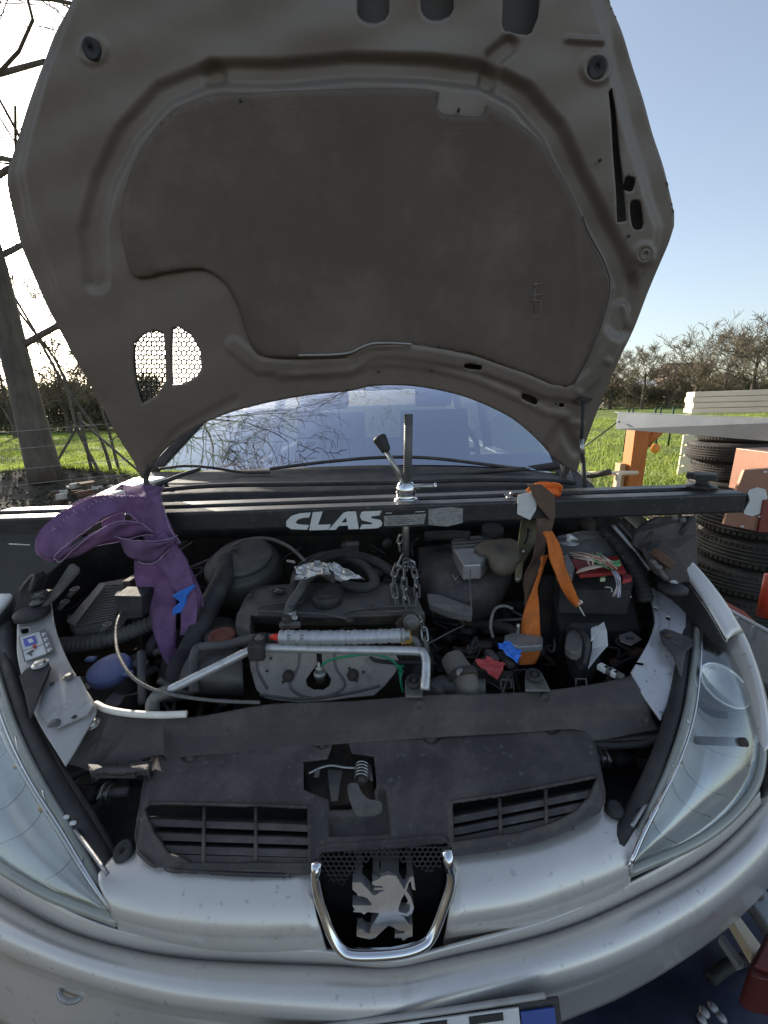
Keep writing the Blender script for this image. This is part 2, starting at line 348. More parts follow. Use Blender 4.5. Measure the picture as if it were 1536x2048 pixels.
tag(blades('grass', 60000, (.3, 1.1), (4.6, 24), .085, gm, 1.5), 'short sunlit meadow grass', None)
# ---------------------------------------------------------------- trees
bark = mat('tree_bark', (.115, .095, .075), .9, 0, .35, 6, .8, 25, dirt=(.05, .04, .035), dirt_amt=.5, dscale=9, stretch=(1, 1, .35))
twig = mat('twig_bark', (.12, .095, .07), .9, 0, .3, 3)
twig2 = mat('hedge_twig', (.24, .205, .15), .9, 0, .45, .8, trans=.4)
leafy = mat('ivy_leaf', (.13, .14, .07), .8, 0, .5, 2, trans=.45)
def grow(mb, tw, p, d, L, r, lev, rng, up=.15, spread=.7, minr=.004, seg=6):
    n = 4 if lev > 0 else 3; pts = [p]; rad = [r]
    for i in range(n):
        d = (d+Vector((rng.gauss(0, .16), rng.gauss(0, .16), rng.gauss(0, .12)+up*.2))).normalized(); p = p+d*(L/n); pts.append(p); rad.append(max(minr, r*(1-.45*(i+1)/n)))
    (mb if lev > 2 else tw).tube(pts, rad, seg=seg if lev > 2 else 3, straight=True, caps=False)
    if lev == 0: return
    for k in range(rng.choice((2, 3)) if lev > 1 else rng.choice((2, 3, 4))):
        i = rng.randint(1, n); q = pts[i]; a = rng.uniform(0, 6.28); s = spread*rng.uniform(.6, 1.3)
        e = Vector((math.cos(a), math.sin(a), rng.uniform(-.2, .5))); nd = (d*(1-s*.5)+e*s).normalized()
        grow(mb, tw, q, nd, L*rng.uniform(.6, .85), max(minr, rad[i]*rng.uniform(.5, .75)), lev-1, rng, up, spread, minr, seg)
def tree(base, th, tr, lev, seed, label, cat='tree', group=None, nl=6, limb=.5, bm=twig, name='bare_tree', minr=.004, lean=(0, 0), up=.15, start=.45, lr=.35):
    rng = random.Random(seed); t = thing(name, base, label, cat, group); mb = MB(); tw = MB(); b = Vector(base)
    pts = [b+Vector((lean[0]*f+rng.gauss(0, .02)*th*(.3 if tr > .05 else .75), lean[1]*f, th*f)) for f in np.linspace(0, 1, 7)]; pts[0] = b-Vector((0, 0, .1))
    rr = [tr*1.35, tr*1.0, tr*.9, tr*.8, tr*.66, tr*.5, tr*.3]
    mb.tube(pts, rr, n=26, seg=16)
    for k in range(nl):
        f = start+(1-start)*k/(nl-1 or 1)*.95; i = f*6; j = int(min(5, i)); q = pts[j].lerp(pts[j+1], i-j); a = k*2.4+rng.uniform(-.5, .5)
        grow(mb, tw, q, Vector((math.cos(a), math.sin(a), .55)).normalized(), th*limb*rng.uniform(.5, .8), tr*lr*(1.2-f*.5), lev, rng, up, minr=minr)
    mb.build('trunk', bark, t, True); tw.build('branches', bm, t, True); return t
tb = Pz(90, 948, .38)
tree((tb.x, tb.y, .36), 9.5, tb.y*.027, 5, 11, 'thick bare tree on the grassy bank left of the car', nl=19, limb=.44, minr=.008, start=.20, lean=(-.15, 0), lr=.24)
s1 = Py(216, 955, 6.8); s2 = Py(228, 957, 7.0); s3 = Py(245, 953, 7.2)
tree((s1.x, 6.8, .05), 6.0, .022, 4, 5, 'slender sapling just right of the braced fence post', nl=5, limb=.3, minr=.004, start=.45, name='sapling', lean=(-1.6, .3))
tree((s2.x, 7.0, .05), 5.2, .024, 4, 8, 'curved thin sapling, the middle one of three by the bonnet', nl=4, limb=.3, minr=.004, start=.5, name='sapling', lean=(-1.9, .2))
tree((s3.x, 7.2, .05), 2.6, .026, 4, 9, 'short thick-stemmed sapling nearest to the raised bonnet on the left', nl=5, limb=.4, minr=.005, start=.3, name='sapling', lean=(-.5, .2))
tree((-1.6, 9.2, 0), 10.5, .17, 5, 21, 'bare tree standing behind the car, mirrored in the windscreen', nl=8, limb=.4, minr=.006, start=.4)
def far(px, Y, z=0.): p = Py(px, 800, Y); return (p.x, Y, z)
gR = 'bare trees at the far edge of the meadow'
for i, (px, Y, h, lab) in enumerate([(1285, 40, 5.6, 'small round bare tree behind the long low roof'), (1222, 44, 5.8, 'bare tree half hidden behind the bonnet edge on the right'),
        (1390, 34, 6.0, 'tall bare tree just left of the plank stack'), (1500, 30, 6.2, 'large bare tree above the plank stack, furthest to the right'), (1445, 42, 6.8, 'bare tree showing between the two taller ones above the planks'), (1335, 43, 4.4, 'small bare tree between the round one and the gabled house'), (1550, 32, 6.0, 'bare tree with a leaning crown close to the right edge'), (1600, 28, 6.4, 'bare tree at the very right edge of the picture')]):
    tree(far(px, Y), h*.64, .16, 5, 40+i, lab, 'tree', gR, nl=12, limb=.66, bm=twig2, minr=.014, start=.22, up=.25)
gL = 'bare trees in the hedge line on the left'
for i, (px, Y, h, lab) in enumerate([(12, 24, 4.2, 'bushy bare tree left of the thick trunk'), (125, 27, 4.6, 'pale bushy tree just right of the thick trunk'), (185, 34, 4.0, 'low bare tree under the bonnet edge on the left')]):
    tree(far(px, Y), h*.9, .12, 5, 60+i, lab, 'tree', gL, nl=10, limb=.62, bm=twig2, minr=.014, start=.15, up=.2)
# hedges: masses of twigs and small leaves
def hedge(name, px0, px1, Y, h, n, seed, label, m1, m2):
    rng = np.random.RandomState(seed); a = far(px0, Y); b = far(px1, Y); t = rng.rand(n); x = a[0]+(b[0]-a[0])*t; y = Y+rng.rand(n)*3.; k = .6+.4*np.abs(np.sin(t*17+seed))*np.abs(np.sin(t*7.3+1))+.15*rng.rand(n)
    z = h*k*rng.rand(n)**.7; s = .10+.12*rng.rand(n); d = rng.randn(n, 3); d[:, 2] = np.abs(d[:, 2])*1.3; d /= np.linalg.norm(d, axis=1)[:, None]; e = rng.randn(n, 3); e /= np.linalg.norm(e, axis=1)[:, None]
    c = np.stack([x, y, z], 1); V = np.stack([c-e*s[:, None]*.28, c+e*s[:, None]*.28, c+d*s[:, None]*2.2], 1).reshape(-1, 3)
    o = mesh(name, V, np.arange(3*n).reshape(-1, 3).tolist(), [m1, m2], smooth=False, kind='stuff'); o.data.polygons.foreach_set('material_index', (rng.rand(n) > .5).astype(int).tolist()); o['label'] = label
hedge('hedge', -120, 300, 30, 3.6, 40000, 1, 'brown winter hedge across the far side of the field on the left', twig2, leafy)
hedge('hedge', 1150, 1750, 44, 3.2, 40000, 2, 'brown winter hedge across the far side of the field on the right', twig2, leafy)
hl_ = mat('far_hill_scrub', (.10, .105, .085), .95, 0, .3, .05)
# low building beyond the hedge
wallm = mat('pale_render', (.42, .40, .36), .9, 0, .1, 1); roofm = mat('pale_roof_sheet', (.55, .54, .52), .6, 0, .08, 2)
def barn(px0, px1, Y, h, rh, lab, wm, rm):
    a = far(px0, Y); b = far(px1, Y); t = thing('low_building', ((a[0]+b[0])/2, Y+3, 0), lab, 'building'); wdt = b[0]-a[0]
    bx = MB(); bx.box((t.location.x, Y+3, h/2), wdt, 6, h); bx.build('wall', wm, t)
    prism('roof', [(a[0]-.3, Y-.4, h), (a[0]-.3, Y+6.4, h), (a[0]-.3, Y+3, h+rh)], (wdt+.6, 0, 0), rm, t, 0, 0)
    for k in range(3):
        x = a[0]+wdt*(k+.7)/3.6; bx = MB(); bx.box((x, Y-.01, h*.55), .9, .06, .9); f = bx.build('window', blk, t)
        bx = MB(); bx.box((x, Y-.05, h*.55), .06, .05, .9); bx.build('window_bar', wm, f)
    return t
barn(1208, 1322, 52, 2.5, .9, 'long low building with a pale roof behind the hedge', wallm, roofm)
barn(1352, 1412, 60, 4.2, 1.8, 'brown gabled house roof between the bare trees on the right', mat('brick_far', (.16, .11, .09), .9, 0, .2, 1), mat('tile_far', (.10, .075, .06), .9, 0, .2, 2))
barn(150, 205, 55, 3.2, 1.6, 'brown roofed barn behind the hedge on the left', mat('timber_far', (.17, .11, .08), .9, 0, .2, 1), mat('tile_far2', (.2, .13, .1), .9, 0, .2, 2))
# ================================================================ CAR
RMn = np.array(RM)
def rays(X, Y): return np.stack([(X-768)/F, (1024-Y)/F, -np.ones_like(X)], -1) @ RMn.T
CON = np.array([0, 0, CAM_H])
car = thing('parked_car', (0.0, 1.5, 0.0), 'silver hatchback with its bonnet propped wide open and engine bay exposed', 'car')
# ---------------------------------------------------------------- bonnet
HL = Py(285, 950, 1.27); HR = Py(1152, 940, 1.27)
hx = (HR-HL).normalized(); hup = (Vector((0, -.30, .95)) - hx*Vector((0, -.30, .95)).dot(hx)).normalized()
hn = hx.cross(hup).normalized()
if hn.y > 0: hn = -hn                       # towards the open side of the bonnet
H0 = (HL+HR)/2
def hsurf(X, Y, H):
    d = rays(X, Y); n = np.array(hn); t = ((np.array(H0)-CON) @ n)/(d @ n); P = CON+d*t[..., None]
    q = (P-np.array(H0)) @ np.array(hx); e = (P-np.array(H0)) @ np.array(hup)
    H = H+0.008*np.clip(np.abs(q)/.7, 0, 1.2)**3*sm(e/.4)     # the panel curls over at its sides
    return P+n*H[..., None]
def Hp(px, py, h=0.):
    p = hsurf(np.array([float(px)]), np.array([float(py)]), np.array([float(h)]))[0]; return Vector(p)
mir = lambda P: [(2*(700+(y-400)*-.0)-x-0*y, y) for x, y in P]
fr_edge = [(1170, -120), (1190, 0), (1217, 120), (1243, 230), (1290, 395), (1311, 455), (1298, 520), (1262, 560), (1256, 640), (1228, 720), (1195, 800), (1168, 880), (1140, 980)]
fr_edgeL = [(185, -120), (150, 0), (95, 150), (62, 260), (48, 345), (62, 430), (95, 520), (140, 640), (190, 740), (235, 830), (268, 900), (300, 1000)]
groove = [(430, 150), (560, 150), (700, 138), (860, 142), (965, 155), (1040, 195), (1100, 265), (1140, 350), (1185, 440), (1225, 520), (1245, 575), (1232, 650)]
grooveL = [(430, 150), (330, 190), (260, 270), (215, 360), (190, 460), (200, 560)]
ridge = [(470, 690), (520, 730), (600, 735), (700, 727), (735, 705), (775, 698), (850, 706), (950, 725), (1040, 755), (1090, 778), (1140, 782), (1185, 745), (1215, 690), (1240, 620)]
ridge2 = [(560, 752), (700, 745), (735, 728), (775, 722), (850, 730), (950, 755), (1030, 790), (1090, 822), (1130, 828)]
arm = [(1015, 95), (985, 120), (975, 165)]
def hrel(X, Y):
    h = np.zeros(X.shape)
    dr = np.minimum(seg_dist(X, Y, fr_edge)[0], seg_dist(X, Y, fr_edgeL)[0]); ins = inside(X, Y, fr_edge+fr_edgeL[::-1])
    h += .012*np.where(ins, sm(dr/14), 0)+.006*np.exp(-(dr/7)**2)
    h -= .020*(1-sm((seg_dist(X, Y, groove)[0]-12)/22)); h -= .016*(1-sm((seg_dist(X, Y, grooveL)[0]-10)/22))
    h += .010*(1-sm((seg_dist(X, Y, ridge)[0]-9)/13)); h += .005*(1-sm((seg_dist(X, Y, ridge2)[0]-3)/8))
    h += .006*(1-sm((seg_dist(X, Y, [(590, 712), (700, 707), (740, 690), (820, 686)])[0]-2)/5))
    h -= .012*(1-sm((seg_dist(X, Y, arm)[0]-10)/14))
    for cx, cy, r in ((1187, 142, 26), (192, 105, 24), (1280, 508, 17)):
        d = np.hypot(X-cx, Y-cy); h += .006*np.exp(-((d-r)/6)**2)
    # transverse pockets near the leading edge
    for q in ([(745, -120), (745, 20)], [(872, -120), (872, 12)], [(1040, -120), (1035, 40)], [(300, -60), (420, -60)]):
        h -= .012*(1-sm((seg_dist(X, Y, q)[0]-26)/9))
    h += .007*(1-sm((seg_dist(X, Y, [(1130, 85), (1200, 90)])[0]-1)/8))
    h += .004*np.sin(X*.012)*np.sin(Y*.02)*sm((130-Y)/80)
    # folded dimples along the right rear flange
    for q in ([(1245, 610), (1252, 650)], [(1205, 718), (1213, 722)], [(1140, 842), (1160, 846)], [(1150, 780), (1160, 790)]):
        h += .005*(1-sm((seg_dist(X, Y, q)[0]-2)/9))
    h -= .012*(1-sm((seg_dist(X, Y, [(1090, 900), (1120, 850), (1150, 900)])[0]-2)/16))
    h -= .006*(1-sm((seg_dist(X, Y, [(300, 930), (360, 860), (470, 800)])[0]-2)/14))
    return h*np.where(X < 620, .62, .62+.26*sm((X-620)/200))+.0022*np.sin(X*.02+Y*.013)*np.sin(Y*.03)
rr_ = lambda cx, cy, a, b, t=0., n=14: [(cx+a*math.copysign(abs(math.cos(k))**.6, math.cos(k))*math.cos(t)-b*math.copysign(abs(math.sin(k))**.6, math.sin(k))*math.sin(t), cy+a*math.copysign(abs(math.cos(k))**.6, math.cos(k))*math.sin(t)+b*math.copysign(abs(math.sin(k))**.6, math.sin(k))*math.cos(t)) for k in np.linspace(0, 2*math.pi, n, endpoint=False)]
ventA = [(274, 685), (290, 668), (312, 661), (330, 664), (334, 700), (335, 760), (318, 788), (288, 806), (276, 770), (271, 725)]
ventB = [(347, 655), (360, 653), (385, 670), (402, 700), (405, 735), (395, 752), (370, 766), (349, 768), (346, 710)]
slot = [(1211, 188), (1220, 179), (1246, 443), (1228, 446)]
rect_ = lambda x0, y0, x1, y1, dx=0: [(x0+6+dx, y0), (x1+dx, y0), (x1, y1-14), (x1-9, y1), (x0+9, y1), (x0, y1-12)]
hholes = [rect_(716, -90, 778, 46), rect_(842, -90, 906, 38), [(1012, -90), (1085, -90), (1072, 40), (1060, 70), (1050, 76), (1006, 68), (1000, 55), (1003, 20)], ventA, ventB, slot, rr_(1250, 370, 11, 15, .2), rr_(1265, 431, 12, 30, -.12), rr_(943, 731, 18, 6, .1), rr_(1056, 795, 18, 6.5, .42), rr_(1120, 808, 5, 4), rr_(1280, 509, 5, 6)]
out_L = [(150, -110), (150, 0), (110, 80), (78, 165), (48, 250), (28, 325), (22, 365), (34, 430), (55, 505), (95, 600), (140, 690), (165, 735), (200, 800), (240, 880), (268, 925), (285, 958)]
out_R = [(1172, -110), (1215, 0), (1262, 130), (1300, 260), (1326, 350), (1343, 432), (1335, 475), (1318, 520), (1290, 590), (1262, 660), (1235, 715), (1205, 790), (1185, 840), (1165, 900), (1152, 945)]
out_B = [(285, 958), (300, 935), (335, 895), (390, 855), (450, 828), (520, 808), (610, 790), (700, 780), (740, 771), (790, 769), (850, 774), (930, 792), (1000, 822), (1040, 848), (1080, 885), (1110, 918), (1152, 945)]
bonnet = relief('bonnet', out_L, out_R, [(150, -110), (400, -135), (700, -145), (1000, -135), (1172, -110)], out_B, 260, 300, hsurf, hrel, hholes, under, car, thick=.003)
# outer skin of the bonnet, 35 mm above the frame
h2 = lambda X, Y: -.034+.030*sm(1-np.minimum(seg_dist(X, Y, out_L+out_B[1:])[0], seg_dist(X, Y, out_R)[0])/40)
relief('bonnet_skin', out_L, out_R, [(150, -110), (400, -135), (700, -145), (1000, -135), (1172, -110)], out_B, 90, 80, lambda X, Y, H: hsurf(X, Y, H-.006), h2, [[(255, 680), (285, 650), (395, 635), (425, 700), (418, 770), (345, 800), (282, 828), (262, 770)]], [mat('shaded_inner_skin', (.10, .09, .08), .6, .1, .2, 6), paint], bonnet, thick=.001)  # inner side coloured dark so the frame's holes read as shaded recesses
# insulation pad
padpx = [(430, 196), (520, 190), (640, 184), (768, 180), (868, 186), (874, 208), (880, 230), (962, 236), (968, 214), (1000, 232), (1050, 262), (1085, 300), (1118, 352), (1140, 395), (1156, 432), (1178, 485), (1203, 540), (1210, 575), (1202, 620), (1180, 685), (1160, 730), (1140, 766), (1105, 770), (1075, 757), (1010, 733), (940, 708), (850, 697), (822, 693), (775, 690), (745, 692), (712, 712), (600, 716), (540, 712), (512, 698), (494, 660), (478, 610), (452, 566), (410, 540), (340, 546), (282, 556), (262, 520), (250, 440), (268, 350), (310, 270), (360, 220)]
def padface(name, px, h, t, m, parent, sn=0):
    P = [Hp(x, y, h) for x, y in px]; return prism(name, P, hn*-t, m, parent, sn, .0012)
padr = lambda X, Y: .0195-.006*sm(1-seg_dist(X, Y, padpx, True)[0]/9)+.0022*np.sin(X*.013+1)*np.sin(Y*.011)+.004*sm(1-seg_dist(X, Y, [(1140, 420), (1150, 600), (1130, 765)])[0]/14)
gridpoly('insulation_pad', padpx, 8, hsurf, padr, felt, bonnet, .005)
# wire honeycomb in the air vents of the bonnet
def honey(name, poly, r, surfp, bar, m, parent, skew=0.):
    mb = MB(); A = np.array(poly); x0, y0 = A.min(0); x1, y1 = A.max(0); j = 0; y = y0; done = set()
    while y < y1+r:
        x = x0+(r*.87 if j % 2 else 0)
        while x < x1+r:
            c = [(x+r*math.sin(k*math.pi/3), y+r*math.cos(k*math.pi/3)) for k in range(7)]
            for a, b in zip(c[:-1], c[1:]):
                key = tuple(sorted(((round(a[0]), round(a[1])), (round(b[0]), round(b[1])))))
                mx, my = (a[0]+b[0])/2, (a[1]+b[1])/2
                if key in done or not inside(np.array([mx]), np.array([my]), poly)[0]: continue
                done.add(key); mb.tube([surfp(*a), surfp(*b)], bar, seg=4, straight=True, caps=False)
            x += r*1.74
        y += r*1.5; j += 1
    return mb.build(name, m, parent)
for vp in (ventA, ventB):
    honey('vent_mesh', vp, 6.0, lambda x, y: Hp(x, y, -.006), .0021, blk, bonnet)
    tube('vent_rim', [Hp(x, y, .001) for x, y in vp+[vp[0]]], .0016, plast2, bonnet, n=60, seg=6)
for c in range(6):
    x = 283+c*10
    if c < 5: tube('vent_bar', [Hp(x, 668 if c else 690, -.004), Hp(x, 800-c*6 if c < 4 else 770, -.004)], .0013, blk, bonnet, straight=True, seg=6)
for cx, cy, r in ((1187, 142, .019), (192, 105, .017)):
    lathe('rubber_buffer', Hp(cx, cy, .006), hn, [(r, 0), (r, .006), (r*.8, .01), (r*.3, .007), (r*.25, .004)], blk, bonnet)
lathe('grommet', Hp(1280, 509, .012), hn, [(.013, 0), (.012, .003), (.006, .003), (.006, -.002)], under, bonnet)
for x, y in ((487, 208), (914, 226), (1190, 325), (1246, 473), (876, 690), (862, 738), (757, 740), (1107, 803)):
    lathe('bonnet_clip', Hp(x, y, .021), hn, [(.0035, -.004), (.0035, .001), (.002, .002)], blk, bonnet, 10)
# raised cast mark on the pad
for q in ([(1052, 600), (1075, 600), (1075, 632), (1050, 632)], [(1058, 570), (1078, 566)], [(1058, 590), (1080, 588)], [(1064, 575), (1062, 625)], [(1046, 634), (1070, 635)]):
    tube('moulded_mark', [Hp(x, y, .0205) for x, y in q], .0014, under, bonnet, straight=True, seg=5)
lathe('moulded_mark', Hp(1066, 569, .0195), hn, [(.0045, 0), (.0045, .002), (.003, .002)], under, bonnet, 12)
tube('seal_strip', [Hp(x, y, .0235) for x, y in ((600, 707), (660, 706), (700, 702), (722, 692), (745, 684), (780, 683), (822, 685))], .0028, paint_dull, bonnet, n=40, seg=8)
tube('pad_wire', [Hp(x, y, .0215) for x, y in ((1156, 434), (1165, 462), (1180, 490), (1200, 530), (1209, 570), (1198, 630), (1170, 705), (1140, 765))], .0012, blk, bonnet, n=40, seg=5)
# prop strut on the right
st = tube('gas_strut', [Hp(1160, 792, .02), Py(1163, 880, 1.16)], .0045, blk, car, straight=True)
tube('strut_body', [Py(1163, 878, 1.16), Py(1165, 912, 1.15)], .0065, steel, st, straight=True)
tube('strut_lower', [Py(1165, 912, 1.15), Py(1171, 1000, 1.12)], .0062, blk, st, straight=True)
padface('strut_bracket', [(1142, 797), (1160, 788), (1178, 792), (1168, 800), (1150, 803)], .024, .012, dark, bonnet)
tube('hinge', [Hp(300, 930, .0), Py(292, 955, 1.26), Py(297, 985, 1.24)], .009, dark, car)
tube('hinge', [Hp(1135, 935, .0), Py(1128, 955, 1.26), Py(1136, 975, 1.24)], .009, dark, car)
# ---------------------------------------------------------------- windscreen and cabin
wb = [(310, 940), (450, 940), (620, 934), (780, 930), (950, 932), (1125, 945)]
yb = [1.52, 1.46, 1.42, 1.41, 1.44, 1.52]
B = [Py(x, y, q) for (x, y), q in zip(wb, yb)]
T_ = []
for k, b in enumerate(B):
    f = k/5; T_.append(Vector((-.60+1.22*f+.02, 2.20-.10*math.sin(f*math.pi), 1.475+.02*math.sin(f*math.pi))))
gl = glass('windscreen_glass', .60, .015, (.45, .50, .56), (.80, .86, 1.0))
wmid = [(a+b)/2+Vector((0, -.02, .03)) for a, b in zip(B, T_)]
ws = loft('windscreen', [B, wmid, T_], gl, car, 5, 6)
def edge(name, P, r, m, par=car, n=30): return tube(name, P, r, m, par, n=n, seg=8)
edge('windscreen_frame', [B[0]+Vector((-.005, 0, 0)), wmid[0]+Vector((-.012, 0, 0)), T_[0]], .020, blk)
edge('windscreen_frame', [B[-1]+Vector((.005, 0, 0)), wmid[-1]+Vector((.012, 0, 0)), T_[-1]], .020, blk)
edge('pillar', [B[-1]+Vector((.05, .02, -.02)), wmid[-1]+Vector((.04, .02, 0)), T_[-1]+Vector((.03, 0, .0))], .028, paint)
edge('pillar', [B[0]+Vector((-.05, .02, -.02)), wmid[0]+Vector((-.04, .02, 0)), T_[0]+Vector((-.03, 0, .0))], .028, paint)
roofr = [[Vector((x, y, z+.03*(1-(x/.66)**2))) for x in (-.64, -.3, 0, .3, .64)] for y, z in ((2.2, 1.47), (2.8, 1.50), (3.4, 1.48), (3.75, 1.40))]
loft('roof', roofr, paint, car, 4, 4, .02, 1)
cabin = mat('cabin_fabric', (.03, .03, .036), .9, 0, .2, 20)
for sx in (-1, 1):
    x = .80*sx
    prof = [(1.35, .93), (1.9, .97), (3.9, 1.0), (4.05, .7), (4.0, .35), (1.35, .35)]
    pr = prism('body_side', [(x, y, z) for y, z in prof], (-.05*sx, 0, 0), paint, car, 0, .01)
    edge('pillar', [(x*.97, 2.95, .98), (x*.86, 2.95, 1.46)], .035, blk)
    edge('pillar', [(x*.97, 3.9, .98), (x*.84, 3.7, 1.42)], .05, paint)
    edge('roof_rail', [(x*.82, 2.2, 1.47), (x*.84, 3.0, 1.49), (x*.82, 3.75, 1.41)], .028, paint)
gls = glass('side_glass', .10, .02, (.8, .84, .84))
for sx in (-1, 1):
    prism('side_window', [(.775*sx, 1.75, .97), (.66*sx, 2.3, 1.44), (.66*sx, 2.93, 1.45), (.775*sx, 2.93, .98)], (.003, 0, 0), gls, car, 0, 0)
    prism('side_window', [(.775*sx, 2.98, .98), (.66*sx, 2.98, 1.45), (.65*sx, 3.6, 1.42), (.775*sx, 3.85, 1.0)], (.003, 0, 0), gls, car, 0, 0)
prism('tailgate', [(-.75, 3.95, 1.0), (.75, 3.95, 1.0), (.75, 4.1, .4), (-.75, 4.1, .4)], (0, .04, 0), paint, car)
prism('rear_window', [(-.68, 3.95, 1.0), (.68, 3.95, 1.0), (.56, 3.75, 1.42), (-.56, 3.75, 1.42)], (0, .004, 0), gls, car, 0, 0)
loft('dashboard', [[Vector((x, y, z)) for x in (-.72, -.3, .1, .45, .72)] for y, z in ((1.5, 1.06), (1.75, 1.07), (1.95, 1.03), (2.0, .8))], cabin, car, 3, 3, .02)
swc = Vector((.32, 2.1, 1.06)); swa = Vector((0, -.85, .5)).normalized(); q = swa.to_track_quat('Z', 'Y')
sw = tube('steering_wheel', [swc+q @ Vector((.18*math.cos(a), .18*math.sin(a), 0)) for a in np.linspace(0, 2*math.pi, 33)], .014, blk, car, n=64)
lathe('wheel_hub', swc-swa*.02, swa, [(.06, 0), (.055, .03), (.02, .035)], blk, sw)
for a in (0, math.pi, 1.5*math.pi):
    tube('spoke', [swc, swc+q @ Vector((.18*math.cos(a), .18*math.sin(a), 0))], .012, blk, sw, straight=True)
for x in (-.33, .35):
    s = loft('seat', [[Vector((x+dx, y, z)) for dx in (-.22, -.1, .1, .22)] for y, z in ((2.45, .75), (2.62, 1.0), (2.7, 1.22), (2.74, 1.26))], cabin, car, 3, 3, .1)
    boxo('headrest', (x, 2.74, 1.36), .24, .1, .16, cabin, s, bevel=.03)
mr = boxo('rear_view_mirror', (.02, 2.12, 1.40), .2, .03, .06, blk, car, bevel=.01)
prism('windscreen_sticker', [Py(x, y, 1.9)for x, y in ((591, 817), (617, 815), (614, 838), (594, 838))], (0, .002, 0), white, car, 0, 0)
prism('windscreen_sticker', [Py(x, y, 1.95)for x, y in ((657, 832), (681, 831), (680, 842), (658, 842))], (0, .002, 0), white, car, 0, 0)
# cabin floor and bulkhead
boxo('cabin_floor', (0, 2.9, .42), 1.5, 2.3, .06, cabin, car)
# scuttle and wipers
scr = [[Py(x, y, q) for (x, y, q) in r] for r in (
    [(300, 945, 1.50), (450, 945, 1.45), (620, 938, 1.41), (780, 935, 1.40), (950, 937, 1.43), (1130, 950, 1.51)],
    [(295, 960, 1.42), (450, 958, 1.38), (620, 955, 1.35), (780, 952, 1.34), (950, 950, 1.36), (1140, 955, 1.42)],
    [(285, 985, 1.25), (450, 980, 1.24), (620, 978, 1.23), (780, 974, 1.22), (950, 968, 1.23), (1145, 966, 1.25)],
    [(280, 1010, 1.20), (450, 1000, 1.20), (620, 998, 1.19), (780, 995, 1.18), (950, 990, 1.19), (1150, 985, 1.20)],
    [(275, 1080, 1.22), (450, 1075, 1.22), (620, 1070, 1.21), (780, 1068, 1.20), (950, 1062, 1.21), (1155, 1060, 1.22)])]
loft('scuttle_panel', scr, blk, car, 5, 4, .004)
wa = tube('wiper', [Py(540, 938, 1.40), Py(600, 930, 1.40), Py(670, 922, 1.41), Py(760, 915, 1.40), Py(860, 916, 1.41), Py(980, 930, 1.42), Py(1060, 940, 1.42)], .006, blk, car, n=60)
tube('wiper_arm', [Py(700, 975, 1.30), Py(820, 955, 1.33), Py(940, 945, 1.36), Py(1050, 938, 1.40)], .008, blk, wa)
wa = tube('wiper', [Py(318, 938, 1.42), Py(370, 932, 1.42), Py(420, 935, 1.41), Py(480, 944, 1.40), Py(540, 945, 1.38)], .005, blk, car, n=40)
tube('wiper_arm', [Py(305, 975, 1.28), Py(350, 955, 1.33), Py(400, 938, 1.39)], .007, blk, wa)
tube('scuttle_seal', [Py(x, y, 1.20) for x, y in ((280, 985), (420, 972), (620, 968), (800, 965), (950, 960), (1100, 962), (1150, 966))], .007, blk, car, n=50)
prism('body_corner', [Py(1112, 940, 1.47), Py(1140, 930, 1.47), Py(1185, 968, 1.3), Py(1240, 1035, 1.15), Py(1225, 1045, 1.12), Py(1160, 1000, 1.2)], (0, 0, -.03), blk, car)
for k in range(3):
    tube('seal_tube', [Py(1122+k*5, 930-k*4, 1.42), Py(1130+k*6, 955, 1.36), Py(1145+k*3, 985, 1.3)], .005, alud, car)
# ---------------------------------------------------------------- front wings
def wing(rows, nm='front_wing'): return loft(nm, rows, paint, car, 5, 3, .004, 0)
io = [(1205, 998, 1.03), (1262, 1042, .985), (1318, 1093, .95), (1374, 1150, .91), (1420, 1212, .875), (1458, 1276, .835)]
oo = [(1235, 1000, 1.03), (1290, 1042, .985), (1345, 1090, .95), (1400, 1145, .91), (1448, 1205, .87), (1487, 1270, .83)]
A_right = [Pz(*p) for p in io]; A = A_right; O = [Pz(*p) for p in oo]
M = [(a+o)/2+Vector((0, 0, .006)) for a, o in zip(A, O)]
wing([[a+Vector((-.004, 0, -.010)) for a in A], A, M, O, [o+Vector((.025, .0, -.10)) for o in O], [o+Vector((.035, .0, -.30)) for o in O], [o+Vector((.02, .02, -.68 if o.y > .9 else -.40)) for o in O]])
oo2 = [(1448, 1205, .868), (1487, 1268, .83), (1516, 1345, .795), (1534, 1425, .76), (1541, 1500, .725)]
O2 = [Pz(*p) for p in oo2]; I2 = [Pz(p[0]-14, p[1]+6, p[2]-.002) for p in oo2]
wing([[o+Vector((-.02, 0, -.03)) for o in I2], I2, O2, [o+Vector((.02, -.005, -.06)) for o in O2], [o+Vector((.012, .0, -.12)) for o in O2]], 'wing_front_edge')
ioL = [(330, 955, 1.09), (240, 985, 1.05), (170, 1030, 1.0), (110, 1085, .955), (50, 1150, .92), (5, 1210, .88), (-25, 1240, .865)]
ooL = [(262, 962, 1.065), (180, 1000, 1.02), (100, 1050, .975), (30, 1110, .93), (-40, 1180, .89), (-90, 1240, .85), (-130, 1310, .82)]
A_left = [Pz(*p) for p in ioL]; A = A_left; O = [Pz(*p) for p in ooL]; M = [(a+o)/2+Vector((0, 0, .006)) for a, o in zip(A, O)]
wing([[a+Vector((.004, 0, -.010)) for a in A], A, M, O, [o+Vector((-.025, .0, -.10)) for o in O], [o+Vector((-.035, .0, -.30)) for o in O], [o+Vector((-.02, .02, -.68 if o.y > .9 else -.40)) for o in O]])
